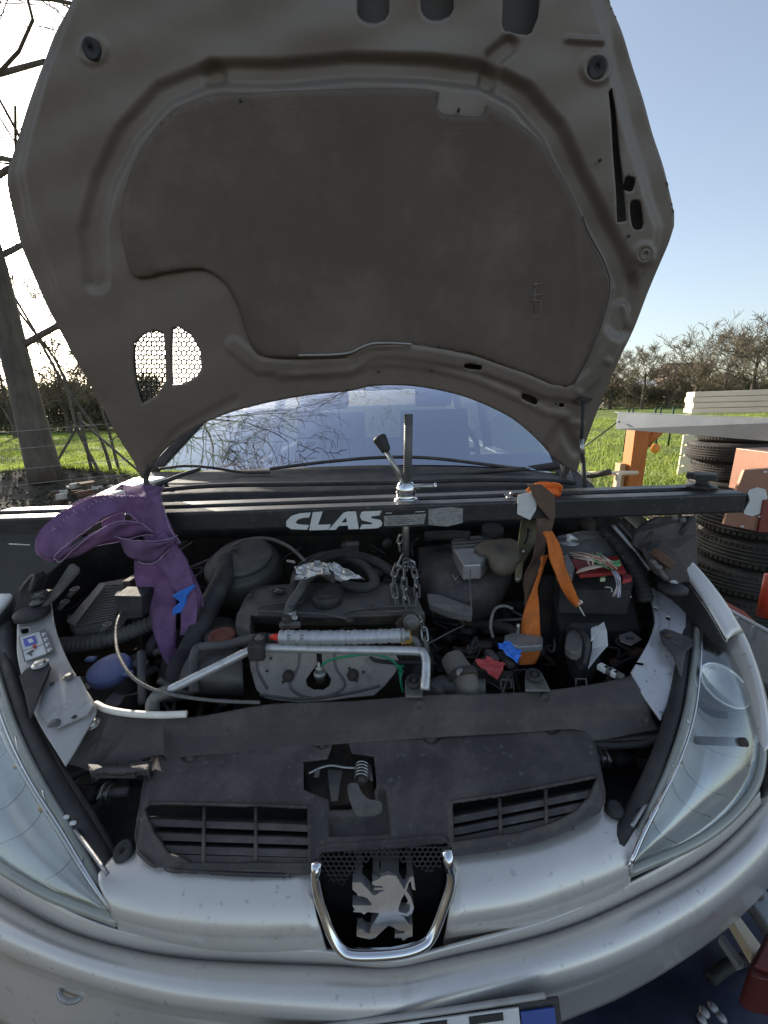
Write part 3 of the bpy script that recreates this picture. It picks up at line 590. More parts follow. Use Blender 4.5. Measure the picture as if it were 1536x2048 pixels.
# wheels and underbody (stand the car on the ground)
for sx in (-1, 1):
    for y in (1.0, 3.45):
        wv = lathe('wheel', (sx*.74-.09, y, .30), (1, 0, 0), [(.18, .02), (.29, 0), (.30, .03), (.30, .15), (.29, .18), (.18, .16)], blk, car, 32)
        lathe('rim', (sx*.74-.085 if sx < 0 else sx*.74-.02, y, .30), (1, 0, 0), [(.06, 0), (.19, 0), (.19, .1), (.06, .1)], steel, wv, 24)
boxo('underbody', (0, 2.6, .28), 1.35, 2.6, .1, dark, car)
# ---------------------------------------------------------------- headlights
lens = glass('headlight_lens', .03, .05, (.95, .95, .92), (.9, .95, 1), .22)
refl = mat('headlight_reflector', (.88, .90, .92), .34, .3, .05, 20, .0, dirt=(.55, .52, .45), dirt_amt=.25, dscale=9)
frost = mat('cloudy_lens_rim', (.33, .34, .30), .35, .2, .12, 14, .1, 100, dirt=(.42, .41, .36), dirt_amt=.4, dscale=10, coat=.5)
bowlm = mat('smoky_chrome_bowl', (.10, .09, .085), .2, .5, .15, 12, .1, 40, dirt=(.2, .17, .14), dirt_amt=.4, dscale=18)
def headlight(inn, outr, zi, zo, bowls, div, side):
    I = [Pz(x, y, z) for (x, y), z in zip(inn, zi)]; O = [Pz(x, y, z) for (x, y), z in zip(outr, zo)]
    I = [Vector(v) for v in cr(I, 26)]; O = [Vector(v) for v in cr(O, 26)]
    up = Vector((0, -.35, .9)).normalized()
    rows = []
    for f in np.linspace(0, 1, 9): rows.append([i*(1-f)+o*f+up*(.018*math.sin(f*math.pi)*min(1, (i-o).length/.12)) for i, o in zip(I, O)])
    G = np.array([[tuple(p) for p in r] for r in rows]); hl = mesh('headlight', G.reshape(-1, 3), grid_faces(9, 26), lens, car); solid(hl, .002, -1)
    # inner reflector dish
    rows = []
    for f in np.linspace(.06, .94, 40): rows.append([i*(1-f)+o*f-up*(.012+.060*math.sin(f*math.pi)*min(1, (i-o).length/.12)+.004*math.sin(k*.9)) for k, (i, o) in enumerate(zip(I, O))])
    G = np.array([[tuple(p) for p in r] for r in rows]); rf = mesh('reflector', G.reshape(-1, 3), grid_faces(40, 26), refl, hl)
    for kk, rr_c in ((9, .040), (4, .020)):
        c = I[kk]*.5+O[kk]*.5+up*.002; ax = Vector((.10*side, -.45, .8)).normalized(); rr_c = min(rr_c, (I[kk]-O[kk]).length*.42)
        bm = bmesh.new(); bm.from_mesh(rf.data); off = rf.location+WP[car.name]+hl.location
        dead = [fc_ for fc_ in bm.faces if ((fc_.calc_center_median()+off-c)-ax*((fc_.calc_center_median()+off-c).dot(ax))).length < rr_c*.94]
        bmesh.ops.delete(bm, geom=dead, context='FACES'); bm.to_mesh(rf.data); bm.free()
        lathe('reflector_bowl', c-ax*.050, ax, [(rr_c*.2, -.006), (rr_c*.5, .0), (rr_c*.8, .018), (rr_c*.95, .036), (rr_c, .05), (rr_c*1.06, .05), (rr_c*1.08, .046), (rr_c, .03), (rr_c*.85, .012), (rr_c*.5, -.006), (rr_c*.2, -.010)], bowlm, hl, 36)
        lathe('bowl_ring', c, ax, [(rr_c*.98, 0), (rr_c*1.0, .003), (rr_c*1.08, .003), (rr_c*1.10, 0)], chrome, hl, 36)
        lathe('bulb', c-ax*.048, ax, [(.006, 0), (.008, .012), (.008, .026), (.003, .032)], steel, hl, 14)
        boxo('bulb_shield', c-ax*.012, rr_c*1.5, .006, .006, alu, hl, Matrix.Rotation(.35*side, 3, 'Z'), .001)
    tube('lens_rim', [p-up*.002 for p in O], .007, frost, hl, n=60); tube('lens_rim', [p-up*.002 for p in I], .006, frost, hl, n=60)
    tube('rubber_seal', [p+Vector((-.022*side, .004, -.006)) for p in I], .011, blk, hl, n=60)
    tube('lens_seam', [p*.93+q*.07+up*.010 for p, q in zip(I, O)], .0018, chrome, hl, n=60, seg=6)
    # housing below
    mesh('housing', [tuple(p) for r in ([p-up*.012 for p in I], [p*.6+q*.4-up*.13 for p, q in zip(I, O)], [p*.3+q*.7-up*.13 for p, q in zip(I, O)], [p-up*.012 for p in O]) for p in r], grid_faces(4, 26), blk, hl)
    if div:
        D = [Vector(v) for v in cr([Pz(*p) for p in div], 26)]
        mesh('lamp_bezel', [tuple(p) for r in ([i-up*.008 for i in I], [i*.5+d*.5+up*.004 for i, d in zip(I, D)], D) for p in r], grid_faces(3, 26), frost, hl)
        for k in range(5):
            i = I[6+k*4]; tube('bezel_step', [i*.9+D[6+k*4]*.1+up*.006, i*.1+D[6+k*4]*.9+up*.004], .0012, chrome, hl, straight=True, seg=5)
        for k in (9, 13, 17): lathe('amber_glint', D[k]-up*.004, up, [(.008, 0), (.006, .006)], mat('amber_reflector', (.55, .42, .2), .2, .6, .3, 40), hl, 8)
    if div: tube('divider_trim', [Pz(*p) for p in div], .0035, chrome, hl, n=50, seg=6)
    for k in range(6):            # moulded flutes of the reflector
        f = .34+.10*k; i = I[int(f*25)]; o = O[int(f*25)]
        pts = [i*(1-g)+o*g-up*(.010+.050*math.sin(g*math.pi)*min(1, (i-o).length/.12)) for g in (.15, .35, .6, .85)]
        tube('reflector_flute', pts, .0005, alud, rf, n=16, seg=5)
    return hl
headlight([(1412, 1222), (1398, 1245), (1390, 1320), (1376, 1420), (1346, 1520), (1306, 1610), (1268, 1690), (1252, 1738)],
          [(1425, 1222), (1455, 1250), (1492, 1330), (1516, 1420), (1524, 1510), (1498, 1590), (1410, 1672), (1258, 1742)],
          [.83, .82, .80, .77, .74, .70, .665, .645], [.825, .81, .785, .755, .72, .69, .66, .642],
          [(1448, 1392, .757, .046)], [(1412, 1260, .795), (1404, 1330, .785), (1392, 1400, .77), (1368, 1480, .75), (1335, 1570, .72), (1290, 1660, .685), (1262, 1725, .66)], 1)
headlight([(-30, 1235), (-22, 1290), (0, 1370), (30, 1460), (75, 1555), (135, 1655), (190, 1755), (236, 1834)],
          [(-45, 1235), (-105, 1290), (-150, 1370), (-160, 1470), (-130, 1580), (-50, 1690), (80, 1778), (236, 1840)],
          [.83, .82, .80, .77, .74, .70, .665, .635], [.825, .81, .785, .755, .72, .69, .66, .632],
          [(-60, 1400, .757, .046)], [(-30, 1330, .785), (-18, 1400, .775), (10, 1480, .755), (60, 1570, .725), (110, 1650, .70), (170, 1745, .67), (225, 1822, .645)], -1)
# ---------------------------------------------------------------- bumper
sx_ = [-160, -80, 0, 120, 250, 400, 655, 780, 900, 1100, 1250, 1400, 1500, 1560, 1640, 1720]
bum = {
 'A': (.603, [1560, 1670, 1728, 1806, 1858, 1880, 1897, 1915, 1888, 1832, 1765, 1682, 1600, 1520, 1380, 1200]),
 'A2': (.592, [1580, 1690, 1745, 1826, 1872, 1893, 1908, 1922, 1895, 1845, 1782, 1700, 1615, 1535, 1395, 1215]),
 'B': (.555, [1610, 1735, 1790, 1855, 1896, 1920, 1931, 1934, 1913, 1866, 1806, 1725, 1636, 1550, 1410, 1230]),
 'C': (.573, [1640, 1762, 1815, 1873, 1912, 1936, 1946, 1946, 1927, 1881, 1821, 1739, 1650, 1567, 1425, 1245]),
 'C2': (.578, [1680, 1800, 1850, 1905, 1945, 1970, 1985, 1985, 1962, 1915, 1860, 1775, 1695, 1615, 1475, 1290]),
 'D': (.562, [1730, 1848, 1888, 1938, 1978, 2007, 2028, 2028, 2008, 1958, 1905, 1822, 1742, 1670, 1530, 1340]),
 'E': (.522, [1750, 1868, 1908, 1955, 1997, 2027, 2052, 2052, 2030, 1978, 1925, 1842, 1765, 1695, 1555, 1360]),
 'E2': (.506, [1756, 1872, 1912, 1962, 2008, 2044, 2072, 2072, 2046, 1990, 1932, 1848, 1770, 1700, 1560, 1362]),
 'F': (.450, [1800, 1925, 1965, 2018, 2062, 2098, 2125, 2125, 2085, 2012, 1952, 1868, 1788, 1715, 1575, 1400]),
 'G': (.360, [1850, 1990, 2040, 2100, 2150, 2190, 2210, 2210, 2140, 2046, 1982, 1890, 1806, 1730, 1590, 1420])}
rows = [[Pz(x, y, z) for x, y in zip(sx_, ys)] for z, ys in bum.values()]
bumper = loft('bumper', rows, paint, car, 6, 5, .004, -1)
upL = [(.676, [(197, 1752), (232, 1712), (272, 1690), (325, 1728), (450, 1739), (622, 1739)]),
       (.674, [(200, 1772), (243, 1752), (300, 1742), (370, 1757), (470, 1768), (625, 1770)]),
       (.662, [(215, 1800), (260, 1798), (320, 1802), (400, 1815), (500, 1822), (632, 1824)]),
       (.640, [(233, 1832), (280, 1842), (340, 1853), (420, 1863), (520, 1867), (645, 1866)]),
       (.592, [(245, 1860), (290, 1872), (350, 1884), (430, 1894), (530, 1899), (655, 1899)]),
       (.570, [(247, 1866), (292, 1880), (352, 1893), (432, 1903), (532, 1908), (657, 1908)])]
upR = [(.676, [(903, 1708), (1040, 1688), (1120, 1662), (1180, 1628), (1218, 1608), (1288, 1660)]),
       (.674, [(903, 1742), (1045, 1720), (1130, 1694), (1195, 1664), (1240, 1648), (1286, 1676)]),
       (.662, [(900, 1798), (1045, 1773), (1135, 1743), (1205, 1717), (1250, 1697), (1272, 1705)]),
       (.640, [(893, 1845), (1045, 1820), (1140, 1789), (1210, 1763), (1245, 1747), (1258, 1738)]),
       (.592, [(888, 1873), (1045, 1849), (1140, 1821), (1215, 1791), (1250, 1771), (1256, 1762)]),
       (.570, [(886, 1882), (1045, 1858), (1140, 1830), (1215, 1800), (1250, 1780), (1254, 1772)])]
for U in (upL, upR): loft('grille_surround', [[Pz(x, y, z) for x, y in r] for z, r in U], paint, bumper, 6, 5, .004, -1)
lathe('rubber_plug', Pz(249, 1702, .684), (0, -.5, .85), [(.014, -.004), (.014, .004), (.012, .007), (.004, .007), (.003, .003)], blk, bumper)
lathe('rubber_plug', Pz(1228, 1620, .684), (0, -.4, .9), [(.013, -.004), (.013, .005), (.011, .009)], blk, bumper)
# chrome grille frame
cp_ = [(633, 1727, .405), (631, 1760, .398), (640, 1805, .388), (660, 1862, .375), (682, 1898, .366), (712, 1910, .362), (790, 1907, .362), (842, 1893, .366), (866, 1868, .374), (888, 1812, .386), (902, 1760, .397), (893, 1703, .408)]
cp = [(x, y, Y-.012) for x, y, Y in cp_]
fr = tube('grille_frame', [Py(x, y, Y) for x, y, Y in cp], .0066, chrome, bumper, n=90, seg=12)
for a, b in (((633, 1724, .394), (631, 1758, .387)), ((893, 1700, .397), (902, 1742, .387))):
    tube('frame_end_cap', [Py(*a), Py(*b)], .0078, chrome, fr, straight=True, seg=6)
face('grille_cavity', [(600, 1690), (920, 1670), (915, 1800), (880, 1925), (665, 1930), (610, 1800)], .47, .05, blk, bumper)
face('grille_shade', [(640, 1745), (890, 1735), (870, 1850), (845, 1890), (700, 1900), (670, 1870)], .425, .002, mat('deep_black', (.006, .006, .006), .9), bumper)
honey('honeycomb_grille', [(640, 1708), (740, 1700), (890, 1690), (880, 1735), (862, 1745), (835, 1735), (800, 1722), (745, 1718), (705, 1745), (690, 1770), (660, 1765), (645, 1740)], 6.2, lambda x, y: Py(x, y, .412), .0013, blk, bumper)
lion = [(705, 1765), (722, 1765), (728, 1771), (746, 1790), (750, 1791), (759, 1785), (766, 1782), (769, 1780), (748, 1780), (748, 1776), (766, 1776), (764, 1772), (748, 1771), (744, 1768), (745, 1763), (757, 1759), (762, 1753), (777, 1750), (793, 1752), (800, 1765), (806, 1776), (809, 1779), (813, 1768), (820, 1755), (827, 1753), (831, 1781), (824, 1778), (822, 1764), (818, 1765), (813, 1781), (822, 1795), (828, 1815), (824, 1828), (814, 1833), (797, 1829), (797, 1824), (813, 1827), (819, 1822), (820, 1812), (815, 1799), (809, 1788), (803, 1798), (796, 1818), (800, 1830), (808, 1834), (818, 1848), (825, 1850), (825, 1873), (816, 1875), (806, 1882), (802, 1876), (789, 1876), (790, 1869), (808, 1867), (810, 1862), (797, 1861), (787, 1855), (777, 1851), (766, 1861), (750, 1876), (740, 1879), (714, 1873), (713, 1867), (717, 1864), (714, 1858), (724, 1858), (732, 1866), (740, 1867), (742, 1855), (756, 1832), (758, 1826), (745, 1825), (735, 1824), (728, 1829), (722, 1825), (706, 1824), (710, 1820), (705, 1811), (742, 1811), (744, 1808), (734, 1796), (726, 1793), (716, 1792), (713, 1786), (705, 1779)]
Lp = [Py(x, y, .372+.032*(1880-y)/130) for x, y in lion]
prism('lion_emblem', Lp, (0, .012, 0), mat('satin_chrome', (.70, .70, .71), .22, .85, .03, 30), bumper, 0, .002)
for q in ([(707, 1766), (725, 1766), (723, 1690), (712, 1690)], [(762, 1755), (798, 1753), (800, 1690), (758, 1690)], [(745, 1764), (760, 1757), (757, 1690), (744, 1690)], [(814, 1758), (827, 1754), (822, 1690), (810, 1690)]):
    Q = [Py(x, y, .403 if y > 1700 else .435) for x, y in q]
    prism('emblem_rib', Q, (0, .012, .0), blk, bumper, 0, .003)
# number plate
pt = [Py(520, 2076, .308), Py(1118, 1996, .322)]; dn = Vector((0, -.06, -.095)); pn = (pt[1]-pt[0]).cross(dn).normalized()
if pn.y > 0: pn = -pn
pl = prism('number_plate', [pt[0], pt[1], pt[1]+dn, pt[0]+dn], pn*-.004, blk, car, 0, .001)
wd_ = (pt[1]-pt[0]).normalized()
def onpl(a, b, c=.003): return pt[0]+wd_*a+dn.normalized()*b+pn*c
W_ = (pt[1]-pt[0]).length
def rect(name, a0, a1, b0, b1, m, c=.003, t=.002): return prism(name, [onpl(a0, b0, c), onpl(a1, b0, c), onpl(a1, b1, c), onpl(a0, b1, c)], pn*-t, m, pl, 0, 0)
rect('plate_field', .008, W_-.052, .002, .10, white, .003); rect('plate_band', W_-.050, W_-.008, .006, .10, mat('plate_blue', (.03, .07, .3), .4), .0035)
blackink = mat('black_ink', (.015, .015, .015), .5)
def txt(name, s, org, ux, uy, size, m, parent, ext=.0004, shear=0., sx=1.):
    cu = bpy.data.curves.new(name, 'FONT'); cu.body = s; cu.size = size; cu.extrude = ext; cu.shear = shear; cu.space_character = 1.05
    o = bpy.data.objects.new(name, cu); cu.materials.append(m); sc.collection.objects.link(o)
    ux = Vector(ux).normalized(); uz = ux.cross(Vector(uy)).normalized(); uy2 = uz.cross(ux)
    M = Matrix((ux*sx, uy2, uz)).transposed().to_4x4(); M.translation = Vector(org)-(WP[parent.name] if parent else Vector((0, 0, 0)))
    o.parent = parent; o.matrix_local = M; return o
def glyph(cells, a, b, wd, ht, t=.011):
    for (x0, y0, x1, y1) in cells: rect('plate_character', a+x0*wd, a+x1*wd, b+y0*ht, b+y1*ht, blackink, .0042, .001)
aE = W_-.052-.062
glyph([(0, 0, .24, 1), (.24, 0, 1, .15), (.24, .43, .85, .57), (.24, .85, 1, 1)], aE, .004, .042, .046)
glyph([(0, .1, .24, .9), (.1, 0, .9, .15), (.76, .1, 1, .9), (.1, .85, .9, 1)], aE-.065, .004, .042, .046)
def glyph2(cells, a, b, wd, ht):
    for (x0, y0, x1, y1) in cells: rect('plate_number', a+x0*wd, a+x1*wd, b+y0*ht, b+y1*ht, white, .0044, .001)
glyph2([(0, 0, 1, .16), (.72, .16, 1, 1)], W_-.044, .034, .012, .022); glyph2([(0, 0, 1, .16), (0, .42, 1, .58), (0, .84, 1, 1), (0, .16, .25, .84), (.75, .16, 1, .84)], W_-.028, .034, .012, .022)
tube('plate_lip', [Py(620, 2058, .316), Py(860, 2026, .315), Py(1090, 1991, .322)], .003, paint_dull, bumper, n=30)
tube('fog_light_rim', [Pz(x, y, .50) for x, y in ((118, 1982), (122, 1995), (138, 2003), (155, 2000), (164, 1990))], .0035, alu, bumper, n=24)
# ================================================================ FRONT PANEL AND ENGINE BAY (parts of the car)
def ssurf(z0, z1, y0, y1, lean=None):
    def f(X, Y, H):
        v = np.clip((Y-y0+(X-740)*.045)/(y1-y0), -.3, 1.3); z = z0+(z1-z0)*v; d = rays(X, Y); t = (z-CAM_H)/d[..., 2]; P = CON+d*t[..., None]; P[..., 2] += H; return P
    return f
latch = [(607, 1524), (654, 1518), (662, 1500), (669, 1477), (694, 1476), (704, 1507), (748, 1513), (753, 1561), (753, 1598), (727, 1600), (700, 1618), (659, 1618), (657, 1598), (607, 1579)]
gL_ = [(288, 1624), (300, 1611), (400, 1612), (617, 1616), (620, 1731), (480, 1733), (380, 1730), (335, 1712), (308, 1672)]
gR_ = [(903, 1608), (1000, 1594), (1192, 1557), (1194, 1566), (1178, 1600), (1150, 1628), (1105, 1652), (1040, 1672), (905, 1692)]
def srel(X, Y):
    h = np.zeros(X.shape); 
    for cx, cy, r in ((378, 1505, 15), (644, 1484, 12), (863, 1466, 17), (1104, 1450, 15)):
        d = np.hypot(X-cx, Y-cy); h -= .004*(1-sm((d-r)/4)); h += .0035*(1-sm((d-r*.55)/3))
    b = seg_dist(X, Y, [(700, 1600), (772, 1568), (782, 1660), (690, 1668)], True)[0]; ins = inside(X, Y, [(655, 1625), (700, 1625), (745, 1610), (756, 1568), (774, 1570), (785, 1668), (655, 1672)])
    h -= .014*np.where(ins, sm(b*0+seg_dist(X, Y, [(655, 1625), (700, 1625), (745, 1610), (756, 1568), (774, 1570), (785, 1668), (655, 1672)], True)[0]/9), 0)
    h += .004*(1-sm(seg_dist(X, Y, [(636, 1700), (655, 1692), (770, 1684), (885, 1676), (895, 1690)])[0]/7))
    h -= .004*(1-sm((seg_dist(X, Y, [(310, 1500), (283, 1600), (272, 1690), (320, 1730), (620, 1745)])[0])/9))+.008*(1-sm(seg_dist(X, Y, [(1180, 1445), (1203, 1530), (1212, 1600)])[0]/9))
    h += .005*(1-sm(seg_dist(X, Y, gL_, True)[0]/8))+.005*(1-sm(seg_dist(X, Y, gR_, True)[0]/8))
    h += .0018*np.sin(X*.011+.5)*np.sin(Y*.018)
    return h
shield = relief('radiator_cover', [(308, 1494), (288, 1560), (274, 1640), (272, 1690), (300, 1724)], [(1180, 1440), (1201, 1520), (1212, 1590), (1202, 1622)],
    [(308, 1494), (380, 1486), (640, 1467), (900, 1449), (1120, 1434), (1180, 1440)], [(300, 1724), (370, 1742), (500, 1745), (632, 1742), (638, 1712), (660, 1702), (770, 1698), (880, 1688), (898, 1695), (906, 1712), (1040, 1693), (1120, 1668), (1180, 1634), (1202, 1622)],
    330, 120, ssurf(.735, .692, 1480, 1720), srel, [latch, gL_, gR_], plast, car, .004)
SP = lambda x, y, dz=0.: Vector(ssurf(.735, .692, 1480, 1720)(np.array([float(x)]), np.array([float(y)]), np.array([dz]))[0])
# louvres: one slat each
def lerp(a, b, t): return (a[0]+(b[0]-a[0])*t, a[1]+(b[1]-a[1])*t)
def louvres(lefts, rights, posts):
    for a, b in zip(lefts, rights):
        P = [SP(*lerp(a, b, t)) for t in np.linspace(0, 1, 5)]
        V = []; 
        for p in P: V += [p+Vector((0, .0, -.001)), p+Vector((0, -.0075, -.004)), p+Vector((0, .017, -.024)), p+Vector((0, .024, -.022))]
        n = len(P); f = []
        for i in range(n-1):
            for j in range(4): k = (j+1) % 4; f.append((i*4+j, i*4+k, (i+1)*4+k, (i+1)*4+j))
        mesh('louvre_slat', V, f+[(0, 1, 2, 3), (4*n-4, 4*n-3, 4*n-2, 4*n-1)], plast, shield, False)
    for a, b in posts: tube('louvre_post', [SP(*a)+Vector((0, 0, -.001)), SP(*b)+Vector((0, 0, -.001))], .0028, plast, shield, straight=True, seg=6)
louvres([(288, 1637), (296, 1665), (308, 1690), (328, 1708), (368, 1723)], [(618, 1649), (618, 1675), (619, 1699), (620, 1715), (620, 1730)], [((409, 1613), (406, 1731)), ((512, 1614), (511, 1732))])
louvres([(903, 1634), (903, 1657), (903, 1676), (903, 1690)], [(1192, 1578), (1180, 1602), (1158, 1626), (1110, 1652)], [((999, 1596), (1002, 1684)), ((1091, 1578), (1094, 1662))])
boxo('radiator_core', ((SP(750, 1600).x), .56, .56), 1.0, .14, .12, blk, car)
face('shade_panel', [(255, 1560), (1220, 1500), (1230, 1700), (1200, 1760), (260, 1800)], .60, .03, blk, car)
# bonnet latch
lt = slab('latch_base', [(610, 1530), (660, 1524), (668, 1486), (698, 1484), (706, 1513), (746, 1518), (750, 1600), (662, 1612), (612, 1574)], .690, .02, dark, car, 0, .003)
slab('latch_finger', [(696, 1569), (714, 1566), (723, 1584), (738, 1598), (756, 1601), (763, 1605), (764, 1618), (756, 1627), (735, 1630), (714, 1629), (704, 1612), (697, 1590)], .722, .003, alud, lt, 30, .001)
sp_c = Pz(724, 1546, .715); hel = [sp_c+Vector((.011*math.cos(a), -.012+a*.0009, .011*math.sin(a))) for a in np.arange(0, 2*math.pi*5, .5)]
tube('latch_spring', hel, .0013, steel, lt, n=220, seg=6)
lathe('latch_pin', sp_c-Vector((0, .018, 0)), (0, 1, 0), [(.006, 0), (.006, .03)], dark, lt, 12)
tube('latch_rod', [Pz(x, y, .716) for x, y in ((617, 1547), (640, 1536), (662, 1531), (690, 1535), (712, 1536))], .002, steel, lt, seg=6)
slab('latch_tab', [(630, 1540), (640, 1536), (638, 1552), (628, 1554)], .717, .002, alud, lt, 0, .0005)
slab('latch_tab', [(655, 1538), (686, 1540), (680, 1570), (676, 1600), (662, 1602), (658, 1570)], .708, .003, plast2, lt, 0, .001)
slab('latch_tab', [(735, 1532), (742, 1530), (746, 1560), (740, 1560)], .718, .003, plast2, lt, 0, .001)
# radiator cross member (dusty plastic ledge)
def lrel(X, Y):
    h = -.012*sm((Y-(1432-(X-740)*.04))/14)*(X > 330)+0*X
    h += .006*(1-sm(seg_dist(X, Y, [(222, 1432), (180, 1530)])[0]/3))+.004*(1-sm(seg_dist(X, Y, [(170, 1520), (190, 1485), (220, 1480)])[0]/3))
    h -= .006*(1-sm(seg_dist(X, Y, [(170, 1540), (230, 1470)])[0]/18))
    h += .003*np.sin(X*.02)*np.sin(Y*.03)
    for cx, cy in ((840, 1416), (1092, 1398), (1290, 1430)):
        d = np.hypot(X-cx, Y-cy); h += .004*np.exp(-((d-9)/3.)**2)
    return h
relief('cross_member', [(193, 1412), (165, 1470), (128, 1530)], [(1262, 1350), (1285, 1385), (1322, 1446)],
    [(193, 1412), (230, 1425), (300, 1432), (378, 1432), (520, 1413), (690, 1400), (860, 1392), (1000, 1385), (1120, 1378), (1200, 1366), (1262, 1350)],
    [(128, 1530), (250, 1540), (310, 1512), (640, 1480), (900, 1462), (1150, 1448), (1185, 1470), (1322, 1446)], 300, 60, ssurf(.775, .740, 1410, 1490), lrel, [], dustp, car, .004)
relief('cross_member_lip', [(176, 1528), (180, 1545)], [(300, 1520), (296, 1540)], [(176, 1528), (240, 1530), (300, 1520)], [(180, 1545), (240, 1552), (296, 1540)], 20, 6, ssurf(.735, .70, 1528, 1552), lambda X, Y: 0*X, [], plast, car, .02)
slab('cross_member_lip', [(1186, 1470), (1322, 1447), (1330, 1462), (1300, 1478), (1190, 1482)], .725, .02, plast, car)
strip = tube('bonnet_seal', [Pz(x, y, .785) for x, y in ((192, 1408), (215, 1419), (260, 1427), (320, 1430), (373, 1428))], .006, mat('sunlit_seal_strip', (.80, .74, .64), .5, 0, .1, 30), car, n=40)  # seal coloured pale to stand for sunlight on this edge
tube('cable', [Pz(x, y, z) for x, y, z in ((1185, 1488, .72), (1240, 1491, .72), (1300, 1484, .725), (1340, 1455, .735), (1356, 1420, .745), (1372, 1370, .76), (1385, 1300, .79))], .0055, blk, car, n=50)
for x, y, z in ((183, 1449, .775), (420, 1545, .735)): 
    if x < 300: bolt('bolt', Pz(x, y, z), (0, -.1, 1), .009, steel, car)
# inner wing plates (pale painted)
def wrel(spots, folds):
    def f(X, Y):
        h = 0*X
        for cx, cy, r, a in spots: h += a*np.exp(-(np.hypot(X-cx, Y-cy)/r)**2)
        for q, a, s in folds: h += a*(1-sm(seg_dist(X, Y, q)[0]/s))
        return h+.0012*np.sin(X*.05)*np.sin(Y*.04)
    return f
relief('inner_wing_plate', [(1304, 1155), (1303, 1200), (1310, 1240), (1298, 1282), (1262, 1344)], [(1352, 1160), (1371, 1195), (1371, 1260), (1366, 1330), (1322, 1440)],
    [(1304, 1155), (1328, 1150), (1352, 1160)], [(1262, 1344), (1275, 1372), (1300, 1410), (1322, 1440)], 70, 150, ssurf(.865, .765, 1155, 1440), wrel([(1325, 1316, 12, -.004)], [([(1345, 1180), (1340, 1270), (1352, 1330)], .003, 4), ([(1308, 1160), (1318, 1245), (1305, 1290)], -.003, 6)]),
    [rr_(1353, 1202, 7, 5, .3), rr_(1311, 1216, 4, 2.5, .2), rr_(1336, 1237, 5, 3, .5), rr_(1279, 1327, 9, 3, .15)], mat('pale_grey_paint', (.50, .50, .52), .42, .25, .06, 6, .05, 200, dirt=(.3, .29, .27), dirt_amt=.3, dscale=14, fleck=(.2, .19, .17), fscale=90), car, .004)
relief('inner_wing_plate', [(36, 1218), (34, 1270), (38, 1330), (70, 1430), (130, 1532)], [(102, 1195), (112, 1260), (140, 1330), (190, 1410), (180, 1450)],
    [(36, 1218), (70, 1200), (102, 1195)], [(130, 1532), (150, 1500), (180, 1450)], 90, 150, ssurf(.875, .765, 1160, 1480), wrel([], [([(70, 1395), (165, 1350)], -.004, 3)]), [rr_(50, 1261, 8, 6, -.2)], paint_dull, car, .004)
def zL(x, y, d=.0): return .875-.11*(y+(x-740)*.045-1160)/320+d
def zR(x, y, d=.0): return .865-.10*(y+(x-740)*.045-1155)/285+d
CVP = [(83, 1378), (100, 1368), (160, 1352), (187, 1410), (176, 1428), (112, 1456), (98, 1450), (76, 1420)]
cv = slab('cover_plate', CVP, [zL(*q, .006) for q in CVP], .004, mat('galvanised_cover', (.34, .34, .33), .45, .45, .12, 14, .1, 200, dirt=(.17, .16, .14), dirt_amt=.3, dscale=18), car, 0, .001)
for x, y in ((108, 1447), (137, 1354)): bolt('bolt', Pz(x, y, zL(x, y, .007)), (0, -.1, 1), .006, alud, car)
for x, y in ((104, 1368), (148, 1434)): lathe('hole', Pz(x, y, zL(x, y, .007)), (0, -.15, 1), [(.004, 0), (.004, .0012)], blk, cv, 10)
# safety sticker on the left inner wing
STK = [(38, 1274), (92, 1258), (108, 1302), (50, 1323)]
stk = slab('warning_sticker', STK, [zL(*q, .004) for q in STK], .0015, white, car, 0, .0003)
def q_(u, v):   # bilinear in the sticker
    a, b, c, d = STK; x = (1-u)*(1-v)*a[0]+u*(1-v)*b[0]+u*v*c[0]+(1-u)*v*d[0]; y = (1-u)*(1-v)*a[1]+u*(1-v)*b[1]+u*v*c[1]+(1-u)*v*d[1]
    return (x, y, zL(x, y, .0055))
def stp(name, uv, m): return prism(name, [Pz(*q_(u, v)) for u, v in uv], (0, 0, -.001), m, stk, 0, 0)
stp('sticker_mark', [(.12, .12), (.55, .12), (.55, .42), (.12, .42)], mat('sticker_blue', (.05, .07, .4), .5))
stp('sticker_mark', [(.74, -.02), (1.0, -.02), (1.0, 1), (.74, 1)], mat('sticker_grey', (.12, .12, .12), .5))
for k, v in enumerate((.12, .35, .58, .82)):
    for du, dv in (((.80, v), (.94, v)), ((.80, v), (.80, v+.12)), ((.94, v), (.94, v+.12))):
        pass
    stp('sticker_letter', [(.80, v), (.95, v+.02), (.95, v+.07), (.87, v+.05), (.86, v+.14), (.80, v+.13)], white)
stp('sticker_mark', [(.25, .2), (.42, .2), (.46, .35), (.3, .36)], white)
stp('sticker_mark', [(.1, .72), (.35, .64), (.38, .68), (.25, .74), (.28, .84), (.22, .84), (.2, .76)], blackink)
stp('sticker_mark', [(.36, .5), (.48, .44), (.5, .58), (.42, .66)], red)
for t in ([(0, 0), (.74, 0)], [(0, 1), (1, 1)], [(0, 0), (0, 1)], [(0, .58), (.74, .58)]): tube('sticker_line', [Pz(q_(u, v)[0], q_(u, v)[1], q_(u, v)[2]+.0006) for u, v in t], .0006, blackink, stk, straight=True, seg=4)
